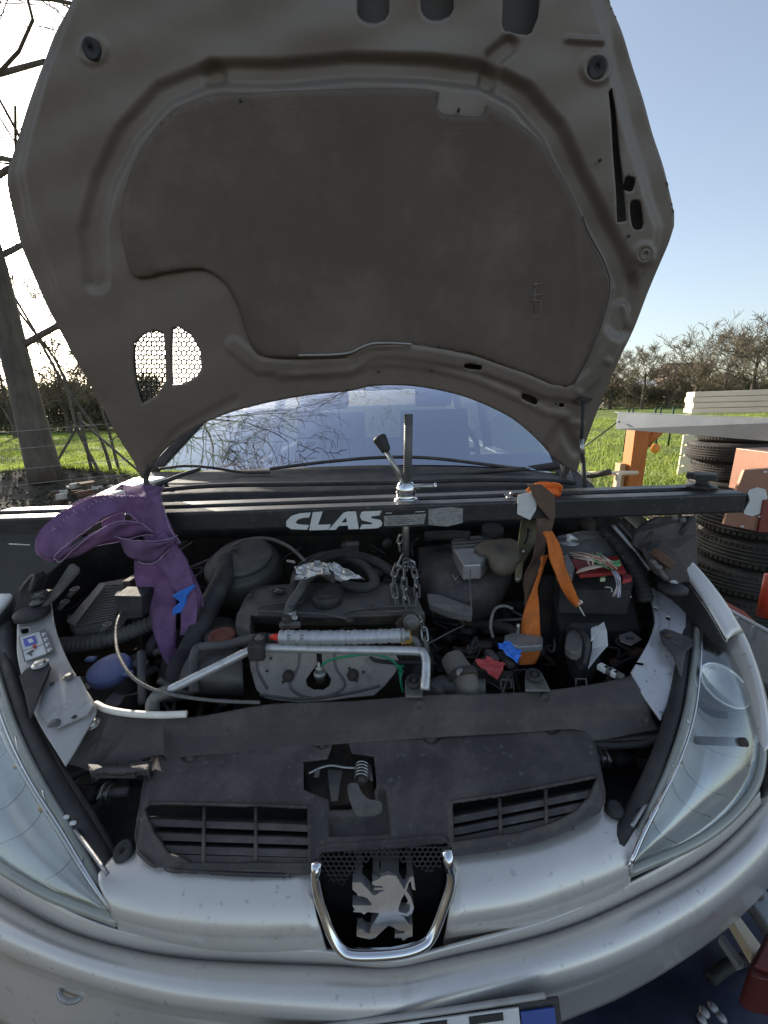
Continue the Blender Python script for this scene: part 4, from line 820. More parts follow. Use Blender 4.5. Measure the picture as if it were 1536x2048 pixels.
# triangular rubber flaps
FL = [(68, 1328), (80, 1322), (96, 1322), (102, 1334), (96, 1352), (78, 1392), (60, 1436), (50, 1390), (38, 1352), (50, 1338)]
slab('rubber_flap', FL, [zL(*q, .012) for q in FL], .005, blk, car, 0, .002)
bolt('bolt', Pz(81, 1329, zL(81, 1329, .012)), (0, -.1, 1), .009, steel, car)
FR = [(1318, 1262), (1330, 1256), (1345, 1260), (1384, 1276), (1386, 1290), (1372, 1300), (1364, 1352), (1358, 1345), (1346, 1308), (1324, 1282)]
slab('rubber_flap', FR, [zR(*q, .014) for q in FR], .005, plast, car, 0, .002)
bolt('bolt', Pz(1334, 1269, zR(1334, 1269, .014)), (0, -.1, 1), .006, dark, car)
tube('flap_rim', [Pz(98, 1340, zL(98, 1340, .014)), Pz(84, 1372, zL(84, 1372, .014)), Pz(61, 1436, zL(61, 1436, .014))], .0022, blk, car, straight=True, seg=6)
# dark channels beside the headlights
tube('wing_channel', [Pz(x, y, z) for x, y, z in ((1385, 1180, .84), (1390, 1240, .81), (1384, 1330, .78), (1368, 1420, .75), (1330, 1520, .715), (1282, 1620, .68), (1240, 1700, .65))], .016, plast2, car, n=60)
tube('wing_channel', [Pz(x, y, z) for x, y, z in ((10, 1230, .84), (12, 1300, .81), (32, 1390, .78), (70, 1480, .745), (125, 1575, .71), (180, 1665, .68), (222, 1740, .65))], .016, plast2, car, n=60)
tube('headlight_edge_trim', [Pz(x, y, .70) for x, y in ((150, 1660), (180, 1700), (215, 1748))], .0025, alu, car)
tube('headlight_edge_trim', [Pz(x, y, .70) for x, y in ((1310, 1573), (1290, 1610), (1264, 1652))], .0025, alu, car)
for x, y in ((133, 1634), (146, 1646), (1310, 1550), (1322, 1540)): boxo('clip', Pz(x, y, .71), .010, .006, .006, white, car)
# headlight adjusters in the dark side wells
for sgn, x, y in ((1, 195, 1588), (-1, 1225, 1515)):
    c = Pz(x, y, .66); a = tube('headlight_adjuster', [c, c+Vector((.055*sgn, .0, .004))], .008, alud, car, straight=True)
    lathe('adjuster_collar', c+Vector((.010*sgn, 0, 0)), (sgn, 0, 0), [(.017, 0), (.017, .006), (.010, .006), (.010, .012), (.016, .012), (.016, .015)], steel, a, 16)
    tube('adjuster_body', [c-Vector((.035*sgn, 0, 0)), c], .015, blk, a, straight=True)
    tube('adjuster_clip', [c+Vector((.012*sgn, -.018, .008)), c+Vector((.016*sgn, 0, .02)), c+Vector((.014*sgn, .018, .008))], .0016, steel, a)
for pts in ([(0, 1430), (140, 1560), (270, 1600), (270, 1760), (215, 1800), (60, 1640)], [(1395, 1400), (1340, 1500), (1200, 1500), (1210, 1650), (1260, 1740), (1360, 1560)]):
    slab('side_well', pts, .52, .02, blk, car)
# ---------------------------------------------------------------- bay shell
bayb = MB(); bayb.box((0, 1.0, .36), 1.30, .76, .02); bayb.build('bay_floor', dark, car)
bulk = loft('bulkhead', [[Vector((x, y, z)) for x, y in ((-.72, 1.25), (-.4, 1.30), (0, 1.32), (.4, 1.30), (.72, 1.25))] for z in (1.02, .8, .6, .36)], dark, car, 4, 3, .01)
for sx, A in ((1, A_right), (-1, A_left)):
    a0 = [a+Vector((-.003*sx, 0, -.003)) for a in A]; a1 = [a+Vector((-.010*sx, 0, -.10)) for a in A]; a3 = [a+Vector((-.012*sx, 0, -.52)) for a in A]
    loft('inner_wing', [a0, a1, a3], blk, car, 4, 3, .004, 0)
    boxo('wheel_arch_wall', (sx*.64, 1.12, .62), .02, .42, .56, dark, car)
def bay_noise_tubes(n, seed):
    """hoses and looms lying in the bottom of the bay"""
    rng = random.Random(seed)
    for k in range(n):
        x = rng.uniform(-.55, .5); y = rng.uniform(.72, 1.2); z = rng.uniform(.5, .74); pts = [Vector((x, y, z))]
        for j in range(3): pts.append(pts[-1]+Vector((rng.uniform(-.14, .14), rng.uniform(-.1, .1), rng.uniform(-.06, .06))))
        tube('hose' if k % 3 else 'wiring_loom', pts, rng.choice((.004, .007, .012, .016)), rng.choice((blk, dark, plast2, dark, dustp)), car, n=20, seg=8)
bay_noise_tubes(70, 5)
rng = random.Random(77)
zones = [(300, 470, 1100, 1260, 12), (845, 1050, 1235, 1340, 16), (1100, 1290, 1190, 1345, 22), (130, 340, 1190, 1400, 14), (560, 860, 1080, 1150, 12), (860, 1000, 1320, 1390, 6)]
for x0, x1, y0, y1, n_ in zones:
    for k in range(n_):
        x, y = rng.uniform(x0, x1), rng.uniform(y0, y1); z = rng.uniform(.62, .76) if y > 1180 else rng.uniform(.80, .88); c = Pz(x, y, z)
        R = Matrix.Rotation(rng.uniform(0, 3.1), 3, 'Z') @ Matrix.Rotation(rng.uniform(-.5, .5), 3, 'X'); m = rng.choice((dark, plast2, blk, alud, dustp, dark, rust))
        t = k % 4
        if t == 0: boxo('connector', c, rng.uniform(.02, .05), rng.uniform(.015, .03), rng.uniform(.012, .025), m, car, R, .003)
        elif t == 1:
            b_ = boxo('mounting_plate', c, rng.uniform(.05, .09), rng.uniform(.02, .035), .004, rng.choice((alud, dark, rust)), car, R, .001); bolt('bolt', c, R @ Vector((0, 0, 1)), .006, rng.choice((alud, rust, steel)), car)
        elif t == 2: lathe('hose_clamp', c, R @ Vector((0, 1, .4)), [(.016, 0), (.018, .003), (.018, .012), (.016, .015)], rng.choice((alud, dark)), car, 16)
        else: bolt('bolt', c, (rng.uniform(-.4, .4), -.3, 1), rng.uniform(.006, .011), rng.choice((alud, rust, dark)), car)
for x0, x1, y0, y1, n_ in zones:
    for k in range(n_//2):
        x, y = rng.uniform(x0, x1), rng.uniform(y0, y1); z = rng.uniform(.70, .78) if y > 1180 else rng.uniform(.84, .9); p = Pz(x, y, z); P = [p]
        for j in range(4): P.append(P[-1]+Vector((rng.uniform(-.07, .07), rng.uniform(-.05, .05), rng.uniform(-.03, .03))))
        tube('cable', P, rng.choice((.0018, .0026, .004)), rng.choice((blk, blk, dustp, alud)), car, n=24, seg=6)
# ---------------------------------------------------------------- engine
eng = boxo('engine_block', (-.13, .88, .60), .46, .22, .30, dark, car)
# valve cover
vr = [[(470, 1248, .80), (560, 1252, .80), (650, 1254, .80), (740, 1253, .80), (850, 1250, .80)], [(472, 1232, .835), (560, 1236, .838), (650, 1238, .84), (740, 1236, .84), (850, 1232, .838)],
      [(478, 1222, .845), (560, 1226, .848), (650, 1228, .85), (740, 1226, .85), (846, 1222, .848)], [(492, 1192, .85), (570, 1188, .853), (650, 1186, .855), (730, 1184, .855), (830, 1184, .853)],
      [(505, 1176, .852), (570, 1172, .855), (650, 1170, .857), (730, 1168, .857), (815, 1168, .855)], [(506, 1172, .845), (570, 1168, .845), (650, 1166, .845), (730, 1164, .845), (812, 1164, .845)]]
vc = loft('valve_cover', [[Pz(*p) for p in r] for r in vr], plast2, eng, 4, 3, .01)
slab('valve_cover_side', [(470, 1248), (478, 1222), (505, 1176), (500, 1260)], .842, .06, plast2, eng)
oc = lathe('oil_filler_cap', Pz(654, 1196, .865), (0, 0, 1), [(.034, -.012), (.036, 0), (.036, .008), (.030, .012), (.026, .012)], blk, eng, 28)
boxo('cap_grip', Pz(654, 1192, .880), .045, .01, .008, blk, oc)
slab('cover_badge', [(546, 1176), (570, 1174), (568, 1184), (542, 1185)], .8625, .003, blk, eng, 0, .0005)
for a, b in (((549, 1177), (565, 1182)), ((564, 1176), (548, 1183)), ((557, 1176), (556, 1184))): tube('badge_mark', [Pz(a[0], a[1], .864), Pz(b[0], b[1], .864)], .0012, alu, eng, straight=True, seg=5)
for x, y in ((501, 1190), (745, 1216), (790, 1190), (700, 1240)): bolt('bolt', Pz(x, y, .856), (0, 0, 1), .006, dark, eng)
tube('cover_ridge', [Pz(x, y, .856) for x, y in ((515, 1232), (520, 1214), (560, 1206), (600, 1206), (612, 1196))], .003, plast2, eng)
tube('cover_ridge', [Pz(x, y, .858) for x, y in ((690, 1228), (705, 1220), (760, 1214), (830, 1212))], .003, plast2, eng)
tube('cover_ridge', [Pz(x, y, .858) for x, y in ((505, 1222), (640, 1228), (700, 1238), (716, 1226), (840, 1222))], .0025, plast2, eng)
# breather hoses over the cover
tube('hose', [Pz(x, y, z) for x, y, z in ((580, 1222, .86), (588, 1196, .87), (590, 1170, .885), (596, 1145, .895), (615, 1125, .90), (650, 1112, .905), (690, 1114, .90), (725, 1130, .89), (745, 1150, .885), (748, 1168, .878), (725, 1176, .873), (690, 1168, .872), (700, 1150, .875))], .0125, blk, eng, n=90, seg=14)
tube('hose', [Pz(x, y, z) for x, y, z in ((600, 1150, .885), (640, 1120, .905), (680, 1108, .91), (730, 1116, .90), (770, 1135, .885), (800, 1160, .86))], .014, blk, eng, n=70, seg=14)
tube('hose', [Pz(x, y, z) for x, y, z in ((575, 1232, .85), (582, 1208, .87), (600, 1180, .885), (612, 1160, .89), (640, 1145, .89), (670, 1160, .885))], .011, plast2, eng, n=70, seg=12)
crs = mat('crumpled_foil', (.55, .54, .52), .28, .7, .2, 30, 1., 60)
def crumple(name, pts, m, parent, thick=.0015, amp=.006, seed=1, n=7):
    """small crumpled sheet from a quad of corners"""
    rng = random.Random(seed); a, b, c, d = [Vector(p) for p in pts]; V = []
    for i in range(n):
        for j in range(n):
            u, v = j/(n-1), i/(n-1); p = a*(1-u)*(1-v)+b*u*(1-v)+c*u*v+d*(1-u)*v; V.append(p+Vector((rng.uniform(-1, 1), rng.uniform(-1, 1), rng.uniform(-1, 1)))*amp)
    o = mesh(name, V, grid_faces(n, n), m, parent, smooth=False); solid(o, thick); return o
crumple('foil_tape', [Pz(592, 1132, .915), Pz(640, 1124, .925), Pz(648, 1150, .91), Pz(592, 1160, .895)], crs, eng, seed=3)
crumple('foil_tape', [Pz(652, 1128, .925), Pz(668, 1126, .925), Pz(730, 1158, .905), Pz(678, 1160, .905)], crs, eng, seed=4, amp=.004)
crumple('foil_tape', [Pz(640, 1124, .925), Pz(655, 1128, .925), Pz(660, 1150, .91), Pz(645, 1150, .91)], crs, eng, seed=6, amp=.003)
boxo('connector', Pz(700, 1095, .90), .05, .03, .025, plast2, eng); boxo('connector', Pz(705, 1088, .915), .038, .02, .012, alud, eng)
lathe('breather_collar', Pz(577, 1258, .835), (0, -.2, 1), [(.014, 0), (.014, .02), (.010, .022), (.010, .032)], dark, eng, 16)
boxo('hose_clip', Pz(580, 1250, .85), .045, .012, .012, alud, eng); crumple('foil_tape', [Pz(574, 1226, .862), Pz(592, 1222, .862), Pz(594, 1240, .855), Pz(572, 1242, .855)], crs, eng, seed=9, amp=.003)
# exhaust heat shield with its slot and round opening
hs = [(496, 1296), (560, 1290), (632, 1296), (634, 1330), (622, 1345), (612, 1360), (614, 1372), (628, 1380), (646, 1380), (658, 1372), (662, 1360), (655, 1348), (645, 1338), (642, 1298), (740, 1296), (788, 1300), (798, 1322), (792, 1345), (770, 1372), (748, 1392), (700, 1396), (660, 1402), (600, 1405), (560, 1402), (528, 1396), (512, 1380), (500, 1340)]
HY = lambda y: .765-.075*(y-1295)/105
prism('heat_shield', [Py(x, y, HY(y)) for x, y in hs], (0, .004, -.002), mat('heat_shield_metal', (.30, .275, .245), .55, .35, .15, 18, .3, 120, dirt=(.14, .12, .10), dirt_amt=.45, dscale=16), eng, 0, .0025)
for (x, y, r) in ((577, 1352, .008), (706, 1350, .008)): bolt('bolt', Py(x, y, HY(y)-.002), (0, -.7, .6), r, dark, eng)
for (x, y) in ((542, 1317), (566, 1364), (534, 1342), (699, 1337), (713, 1362), (742, 1316), (727, 1344)): lathe('rivet_hole', Py(x, y, HY(y)-.0015), (0, -.7, .6), [(.003, 0), (.003, .001)], blk, eng, 8)
for q in ([(520, 1390), (600, 1398), (690, 1388), (760, 1372)], [(515, 1300), (516, 1340), (535, 1378)], [(600, 1300), (596, 1335), (580, 1372), (610, 1394), (650, 1394), (690, 1372), (672, 1335), (668, 1300)]):
    tube('shield_fold', [Py(x, y, HY(y)) for x, y in q], .003, alud, eng, n=30, seg=6)
face('shield_backing', [(600, 1320), (680, 1320), (680, 1395), (600, 1395)], .80, .01, mat('red_brown_rust', (.045, .018, .012), .9, 0, .4, 30), eng)
sn = lathe('oxygen_sensor', Py(641, 1362, .725), (0, -.1, 1), [(.010, 0), (.010, .012), (.013, .013), (.013, .022), (.008, .024), (.008, .036), (.004, .038), (.003, .05)], steel, eng, 12)
gw = mat('green_wire_sheath', (.02, .25, .12), .4, 0, .1, 30)
tube('sensor_wire', [Py(x, y, Y) for x, y, Y in ((644, 1330, .72), (660, 1320, .715), (700, 1312, .71), (745, 1308, .715), (780, 1318, .72), (796, 1334, .72), (803, 1345, .72))], .0028, gw, eng, n=50, seg=8)
crumple('green_tape', [Py(795, 1330, .72), Py(806, 1330, .72), Py(806, 1352, .72), Py(797, 1352, .72)], gw, eng, amp=.003)
tube('sensor_wire', [Py(803, 1345, .72), Py(801, 1360, .71), Py(806, 1385, .70)], .0026, gw, eng, n=14)
# silver air-conditioning pipes
pm = mat('painted_aluminium_pipe', (.55, .55, .54), .35, .55, .1, 60, .05, 300, dirt=(.25, .24, .22), dirt_amt=.25, dscale=50)
pp = tube('coolant_pipe', [Pz(x, y, z) for x, y, z in ((332, 1384, .80), (420, 1340, .825), (500, 1301, .845), (520, 1296, .846), (560, 1296, .846), (640, 1298, .845), (740, 1300, .844), (830, 1302, .842), (846, 1306, .841), (852, 1320, .835), (852, 1345, .82), (850, 1380, .80))], .0085, pm, car, n=140, seg=14)
tube('coolant_pipe', [Pz(x, y, z) for x, y, z in ((340, 1382, .80), (318, 1390, .795), (306, 1405, .785), (305, 1425, .775))], .012, alud, car, n=30, seg=12)
tube('coolant_pipe', [Pz(x, y, z) for x, y, z in ((388, 1385, .77), (386, 1330, .80), (390, 1305, .815), (402, 1294, .82), (450, 1290, .825), (490, 1280, .83), (520, 1276, .835), (565, 1276, .838))], .0095, plast2, car, n=80, seg=12)
cb = boxo('pipe_clamp', Pz(517, 1292, .853), .028, .05, .03, blk, car)
bolt('bolt', Pz(519, 1276, .868), (0, 0, 1), .006, alud, cb); boxo('clamp_bracket', Pz(514, 1306, .835), .03, .015, .03, dark, cb)
tube('ac_fitting', [Pz(800, 1274, .852), Pz(822, 1278, .85), Pz(832, 1284, .845), (Pz(836, 1300, .835))], .008, alud, car, n=24)
boxo('ac_valve', Pz(812, 1274, .855), .022, .026, .018, mat('brass', (.45, .28, .06), .4, .5, .2, 30), car)
# orange-brown filler cap and reservoir
fc = lathe('coolant_tank', Pz(440, 1300, .70), (0, -.05, 1), [(.05, -.1), (.052, .03), (.045, .07), (.03, .08)], plast2, car, 24)
lathe('coolant_cap', Pz(444, 1274, .805), (0, -.1, 1), [(.036, -.01), (.037, .008), (.031, .012)], blk, fc, 28)
lathe('cap_face', Pz(444, 1272, .816), (0, -.1, 1), [(.030, 0), (.029, .004), (.022, .005), (.02, .002), (.004, .002)], mat('rusty_orange_cap', (.17, .055, .035), .8, 0, .25, 40, .3), fc, 28)
loft('timing_cover', [[Pz(x, y, z) for x, y, z in r] for r in ([(350, 1390, .70), (400, 1392, .72), (450, 1395, .72), (488, 1398, .70)], [(356, 1360, .77), (400, 1358, .785), (450, 1360, .785), (486, 1362, .77)], [(372, 1320, .79), (410, 1312, .80), (450, 1310, .80), (484, 1316, .79)], [(392, 1290, .79), (420, 1284, .80), (450, 1282, .80), (478, 1290, .79)])], plast2, car, 4, 4, .02)
tube('hose', [Pz(x, y, z) for x, y, z in ((350, 1400, .72), (355, 1350, .76), (375, 1310, .77), (395, 1270, .80), (420, 1210, .84), (445, 1160, .88), (455, 1120, .90))], .026, blk, car, n=60, seg=16)
# brake servo, fluid drum and bits behind the engine
dr = lathe('brake_servo', Pz(487, 1135, .87), (0, -.35, 1), [(.10, -.06), (.105, -.01), (.10, .02), (.075, .035), (.03, .045)], mat('olive_black_metal', (.055, .055, .045), .55, .2, .2, 14), car, 36)
lathe('servo_band', Pz(487, 1118, .90), (0, -.35, 1), [(.078, 0), (.080, .012), (.06, .02)], plast2, dr, 36)
tube('servo_pipe', [Py(440, 1125, 1.08), Py(470, 1090, 1.05), Py(500, 1078, 1.04), Py(540, 1078, 1.04), Py(580, 1095, 1.0), Py(610, 1122, .95)], .0045, alud, car, n=50)
tube('servo_pipe', [Py(370, 1140, 1.08), Py(430, 1115, 1.06), Py(480, 1092, 1.04)], .004, plast2, car, n=30)
tube('servo_pipe', [Pz(575, 1122, .92), Pz(590, 1125, .92)], .004, steel, car, n=8)
# finned control unit on the left
cR = Matrix.Rotation(math.radians(-24), 3, 'Z') @ Matrix.Rotation(math.radians(14), 3, 'X')
eb = [(136, 1255), (206, 1172), (288, 1168), (300, 1200), (232, 1262), (150, 1275)]
ec = slab('engine_control_unit', [(135, 1240), (200, 1165), (285, 1150), (262, 1200), (235, 1240), (150, 1262)], [.80, .87, .88, .85, .82, .79], .03, alud, car, 0, .003)
for k in range(14):
    t = k/13; a = (152+66*t*.95, 1252-80*t, .81+.055*t); b = (228+40*t, 1236-70*t, .825+.05*t)
    tube('cooling_fin', [Pz(*a), Pz(*b)], .0022, alud, ec, straight=True, seg=5)
slab('unit_flange', [(133, 1242), (200, 1165), (212, 1166), (148, 1250)], [.808, .878, .878, .806], .004, alu, ec, 0, .001)
for x, y, z in ((150, 1180, .87), (130, 1205, .85), (216, 1250, .815)):
    lathe('mounting_lug', Pz(x, y, z), (0, -.2, 1), [(.011, 0), (.011, .004), (.005, .004), (.005, .001)], alud, ec, 16)
    tube('lug_arm', [Pz(x-14, y+14, z-.012), Pz(x, y, z)], .006, alud, ec, straight=True)
rb = slab('relay_box', [(228, 1190), (236, 1182), (286, 1184), (284, 1192)], [.87, .87, .87, .87], .004, alu, car, 0, .001)
face('relay_body', [(228, 1192), (284, 1193), (284, 1235), (240, 1240)], .83, .05, blk, rb)
hs_ = [Pz(x, y, z) for x, y, z in ((120, 1292, .76), (190, 1284, .77), (250, 1268, .78), (300, 1248, .79), (350, 1235, .79))]
hs2 = cr(hs_, 80); rad = [.019+.0022*math.sin(k*1.9) for k in range(80)]
mesh('corrugated_hose', *(tubev(hs2, rad, straight=True, seg=14)), plast2, car)
wc = lathe('washer_bottle_neck', Pz(222, 1370, .70), (0, -.1, 1), [(.045, -.08), (.047, 0), (.036, .03), (.036, .05)], plast2, car, 24)
lathe('washer_cap', Pz(219, 1338, .775), (0, -.22, 1), [(.040, -.016), (.042, -.006), (.041, .004), (.036, .007), (.02, .0085), (.004, .009)], bluecap, wc, 32)
for x, y in ((182, 1318), (256, 1348)): boxo('cap_lug', Pz(x, y, .772), .022, .014, .008, bluecap, wc)
tube('dipstick_tube', [Pz(282, 1305, .80), Pz(283, 1350, .78), Pz(285, 1410, .74)], .008, plast2, car, n=12)
tube('bonnet_release_cable', [Pz(x, y, z) for x, y, z in ((248, 1215, .86), (236, 1240, .86), (232, 1270, .85), (236, 1305, .84), (250, 1335, .83), (272, 1360, .82), (310, 1380, .81), (370, 1394, .80), (440, 1402, .795), (520, 1405, .79))], .0032, alud, car, n=80, seg=8)
slab('bracket', [(210, 1400), (226, 1385), (250, 1392), (240, 1408), (214, 1420)], .74, .004, alud, car, 0, .001)
# right side: air filter, throttle, battery box, fuse box
af = loft('air_filter_housing', [[Pz(x, y, z) for x, y, z in r] for r in ([(842, 1225, .76), (880, 1240, .77), (930, 1245, .77), (985, 1235, .76)], [(838, 1190, .82), (880, 1200, .84), (935, 1200, .845), (1010, 1190, .82)], [(836, 1140, .86), (880, 1140, .885), (940, 1145, .885), (1020, 1140, .86)], [(838, 1095, .88), (880, 1090, .895), (930, 1085, .895), (960, 1090, .88)])], plast, car, 4, 4, .01)
lathe('filter_port', Pz(838, 1148, .875), (0, -.7, .5), [(.010, 0), (.010, .01), (.006, .01), (.006, .002)], blk, af, 14)
tube('chalk_mark', [Pz(906, 1150, .892), Pz(910, 1160, .89), Pz(917, 1151, .892)], .0008, white, af, straight=True, seg=4)
slab('mount_arm', [(853, 1186), (880, 1188), (945, 1212), (944, 1230), (900, 1222), (858, 1206)], [.86, .86, .85, .84, .84, .85], .02, alud, car, 0, .004)
th = slab('throttle_body', [(903, 1074), (1000, 1068), (1004, 1092), (985, 1100), (962, 1128), (926, 1130), (906, 1096)], .925, .04, alu, car, 0, .004)
for k in range(3): tube('throttle_rib', [Pz(906, 1080+k*7, .928), Pz(1000, 1075+k*7, .928)], .003, alud, th, straight=True, seg=6)
lathe('throttle_bore', Pz(930, 1125, .90), (0, -.7, .6), [(.022, 0), (.022, .012), (.016, .012), (.016, .002)], alud, th, 20)
lathe('fluid_reservoir_cap', Pz(985, 1062, .94), (0, -.2, 1), [(.03, -.02), (.032, 0), (.03, .012)], blk, car, 24)
tube('hose', [Pz(850, 1072, .93), Pz(900, 1070, .935), Pz(940, 1072, .935)], .014, blk, car, n=20)
tube('thin_wire', [Pz(952, 1092, .93), Pz(945, 1120, .92), Pz(940, 1160, .90), Pz(942, 1200, .87), (Pz(944, 1228, .85))], .0012, alud, car, n=40, seg=5)
khaki = mat('khaki_rubber', (.14, .115, .085), .8, 0, .2, 14, .3)
bt = loft('crumpled_gaiter', [[Pz(x, y, z) for x, y, z in r] for r in ([(952, 1090, .92), (985, 1082, .93), (1020, 1080, .93), (1040, 1088, .92)], [(955, 1105, .93), (985, 1095, .945), (1005, 1108, .925), (1042, 1100, .935)], [(972, 1115, .915), (990, 1118, .935), (1012, 1112, .94), (1040, 1118, .92)], [(978, 1130, .90), (995, 1140, .915), (1018, 1136, .915), (1036, 1128, .90)], [(985, 1142, .88), (1000, 1150, .89), (1018, 1148, .89), (1030, 1138, .88)])], khaki, car, 4, 4, .004)
tw = relief('strut_tower', [(1118, 1072), (1118, 1105)], [(1245, 1068), (1235, 1110)], [(1118, 1072), (1170, 1062), (1245, 1068)], [(1118, 1105), (1170, 1116), (1235, 1110)], 40, 20, ssurf(.97, .93, 1065, 1115), lambda X, Y: .012*np.exp(-(((X-1180)/40)**2+((Y-1090)/14)**2)), [], alud, car, .01)
lathe('tower_washer', Pz(1136, 1082, .965), (0, -.2, 1), [(.026, 0), (.026, .003), (.006, .004), (.006, .012)], steel, car, 24)
boxo('tower_stud', Pz(1140, 1074, .985), .012, .018, .01, white, car)
fb = slab('fuse_box', [(1118, 1108), (1240, 1102), (1268, 1150), (1262, 1182), (1120, 1180), (1112, 1140)], [.92, .92, .90, .88, .88, .90], .06, blk, car, 0, .004)
slab('battery', [(1105, 1185), (1265, 1185), (1285, 1260), (1120, 1262)], [.84, .84, .78, .78], .16, mat('matt_black_case', (.015, .014, .014), .7, 0, .3, 12), car, 0, .006)
slab('fuse_box_side', [(1128, 1110), (1136, 1109), (1150, 1135), (1144, 1150), (1134, 1148)], .925, .02, alu, car, 0, .001)
slab('fuse_tray', [(1142, 1118), (1236, 1112), (1252, 1142), (1160, 1150)], .925, .008, mat('red_terminal', (.3, .02, .02), .5, 0, .3, 30), fb, 0, .001)
slab('fuse', [(1200, 1150), (1210, 1149), (1211, 1156), (1201, 1157)], .912, .008, mat('pale_green_fuse', (.5, .55, .35), .5), fb, 0, .0005)
slab('terminal_cover', [(1244, 1150), (1262, 1148), (1264, 1156), (1246, 1160)], .90, .01, red, fb, 0, .001)
tube('cable_tie', [Pz(1236, 1178, .87), Pz(1254, 1180, .87), Pz(1262, 1195, .86)], .0014, white, car, n=14)
tube('cable_tie', [Pz(1210, 1174, .885), Pz(1222, 1176, .885), Pz(1224, 1184, .88)], .0014, white, car, n=14)
hs_ = cr([Pz(x, y, z) for x, y, z in ((1212, 1062, .96), (1240, 1090, .94), (1262, 1125, .92), (1280, 1165, .88), (1290, 1200, .84))], 70)
mesh('corrugated_hose', *(tubev(hs_, [.018+.002*math.sin(k*1.9) for k in range(70)], straight=True, seg=12)), blk, car)
tube('gutter_rail', [Pz(x, y, z) for x, y, z in ((1225, 1050, .99), (1262, 1092, .95), (1300, 1140, .91))], .005, alu, car, n=20)
tube('gutter_rail', [Pz(x, y, z) for x, y, z in ((1236, 1046, .99), (1275, 1088, .95), (1312, 1135, .91))], .004, alud, car, n=20)
# coloured wires spilling from the fuse box
cols = [(.62, .5, .38), (.6, .42, .3), (.5, .08, .06), (.1, .32, .12), (.55, .55, .5), (.1, .2, .5), (.05, .05, .05), (.6, .5, .42)]
wm = [mat('wire_%s' % n, c, .45, 0, .1, 30) for n, c in zip(('tan', 'salmon', 'red', 'green', 'white', 'blue', 'black', 'beige'), cols)]
rng = random.Random(2)
for k in range(26):
    m = wm[rng.choice((0, 0, 1, 1, 3, 4, 7, 7, 6, 2))]; x0 = 1140+k*2.6; y0 = 1108+rng.uniform(-4, 8); x1 = 1196+rng.uniform(-14, 40); y1 = 1132+rng.uniform(-6, 8)
    tube('wire', [Pz(x0, y0, .94+rng.uniform(0, .01)), Pz((x0+x1)/2+rng.uniform(-6, 6), (y0+y1)/2-rng.uniform(0, 9), .958), Pz(x1, y1, .93)], .0016, m, car, n=14, seg=6)
for k in range(7):
    tube('wire', [Pz(1152+k, 1146-k, .93), Pz(1180, 1138-k*.8, .945), Pz(1210, 1132-k*.5, .94), Pz(1226, 1130, .935)], .0016, wm[(0, 1, 4, 7, 1, 0, 4)[k]], car, n=14, seg=6)
for k in range(8):
    tube('wire', [Pz(1222+k*1.2, 1140, .925), Pz(1230+k*1.3, 1152+k*.5, .93), Pz(1234+k*.9, 1172, .905), Pz(1226+k*2, 1196+rng.uniform(-5, 3), .88)], .0017, wm[(4, 5, 1, 5, 4, 7, 5, 4)[k]], car, n=14, seg=6)
crumple('green_plug', [Pz(1226, 1122, .945), Pz(1240, 1120, .945), Pz(1242, 1132, .94), Pz(1228, 1132, .94)], wm[3], car, amp=.002)
# right front: gearbox gaiter, unit with white label, bracket etc.
gb = loft('gearbox_housing', [[Pz(x, y, z) for x, y, z in r] for r in ([(1010, 1330, .66), (1060, 1320, .67), (1110, 1310, .67), (1180, 1320, .66)], [(1030, 1265, .72), (1070, 1250, .74), (1110, 1250, .74), (1170, 1260, .72)], [(1050, 1200, .76), (1085, 1185, .80), (1120, 1190, .79), (1150, 1205, .76)], [(1070, 1155, .80), (1090, 1150, .82), (1120, 1155, .81), (1140, 1165, .80)])], dark, car, 4, 4, .01)
lu = slab('control_module', [(1132, 1262), (1140, 1245), (1172, 1244), (1210, 1246), (1204, 1290), (1182, 1330), (1160, 1340), (1140, 1300)], [.80, .81, .81, .81, .79, .77, .76, .78], .05, blk, car, 0, .004)
slab('module_label', [(1186, 1258), (1208, 1243), (1214, 1262), (1216, 1290), (1196, 1312), (1176, 1338), (1184, 1298)], [.812, .82, .815, .80, .79, .775, .79], .002, paper, lu, 0, .0005)
slab('module_plug', [(1134, 1268), (1152, 1258), (1164, 1276), (1162, 1300), (1148, 1304), (1132, 1294)], .815, .02, alud, lu, 16, .003)
slab('module_plug', [(1182, 1256), (1194, 1250), (1190, 1272), (1182, 1280)], .817, .006, white, lu, 0, .001)
for k in range(3): tube('module_cable', [Pz(1140+k*5, 1256, .81), Pz(1162+k*4, 1262+k*3, .825), Pz(1172+k*3, 1290, .81), Pz(1166+k*2, 1330, .78)], .003, blk, lu, n=20)
lid = slab('fixing_bracket', [(1238, 1270), (1262, 1262), (1284, 1278), (1262, 1290), (1240, 1282)], .80, .003, alud, car, 0, .001)
boxo('bracket_hole', Pz(1260, 1276, .802), .018, .008, .003, blk, lid)
for k in range(4): boxo('loom_connector', Pz(1206+k*10, 1336+k*5, .785), .014, .018, .012, white if k % 2 == 0 else alud, car, Matrix.Rotation(.5, 3, 'Z'), .002)
el = tube('pipe_elbow', [Pz(x, y, z) for x, y, z in ((905, 1318, .80), (915, 1335, .795), (928, 1352, .785), (934, 1372, .77), (936, 1390, .755))], .024, mat('brown_pipe', (.13, .115, .10), .7, .1, .2, 14), car, n=30, seg=18)
lathe('elbow_collar', Pz(926, 1350, .79), (.15, -.8, -.5), [(.029, -.006), (.029, .006)], dark, el, 20)
slab('elbow_tab', [(912, 1342), (922, 1332), (926, 1338), (916, 1350)], .815, .004, alu, el, 0, .0005)
tube('radiator_hose', [Pz(x, y, .76) for x, y in ((865, 1388), (885, 1372), (930, 1376), (970, 1380))], .020, plast2, car, n=30, seg=14)
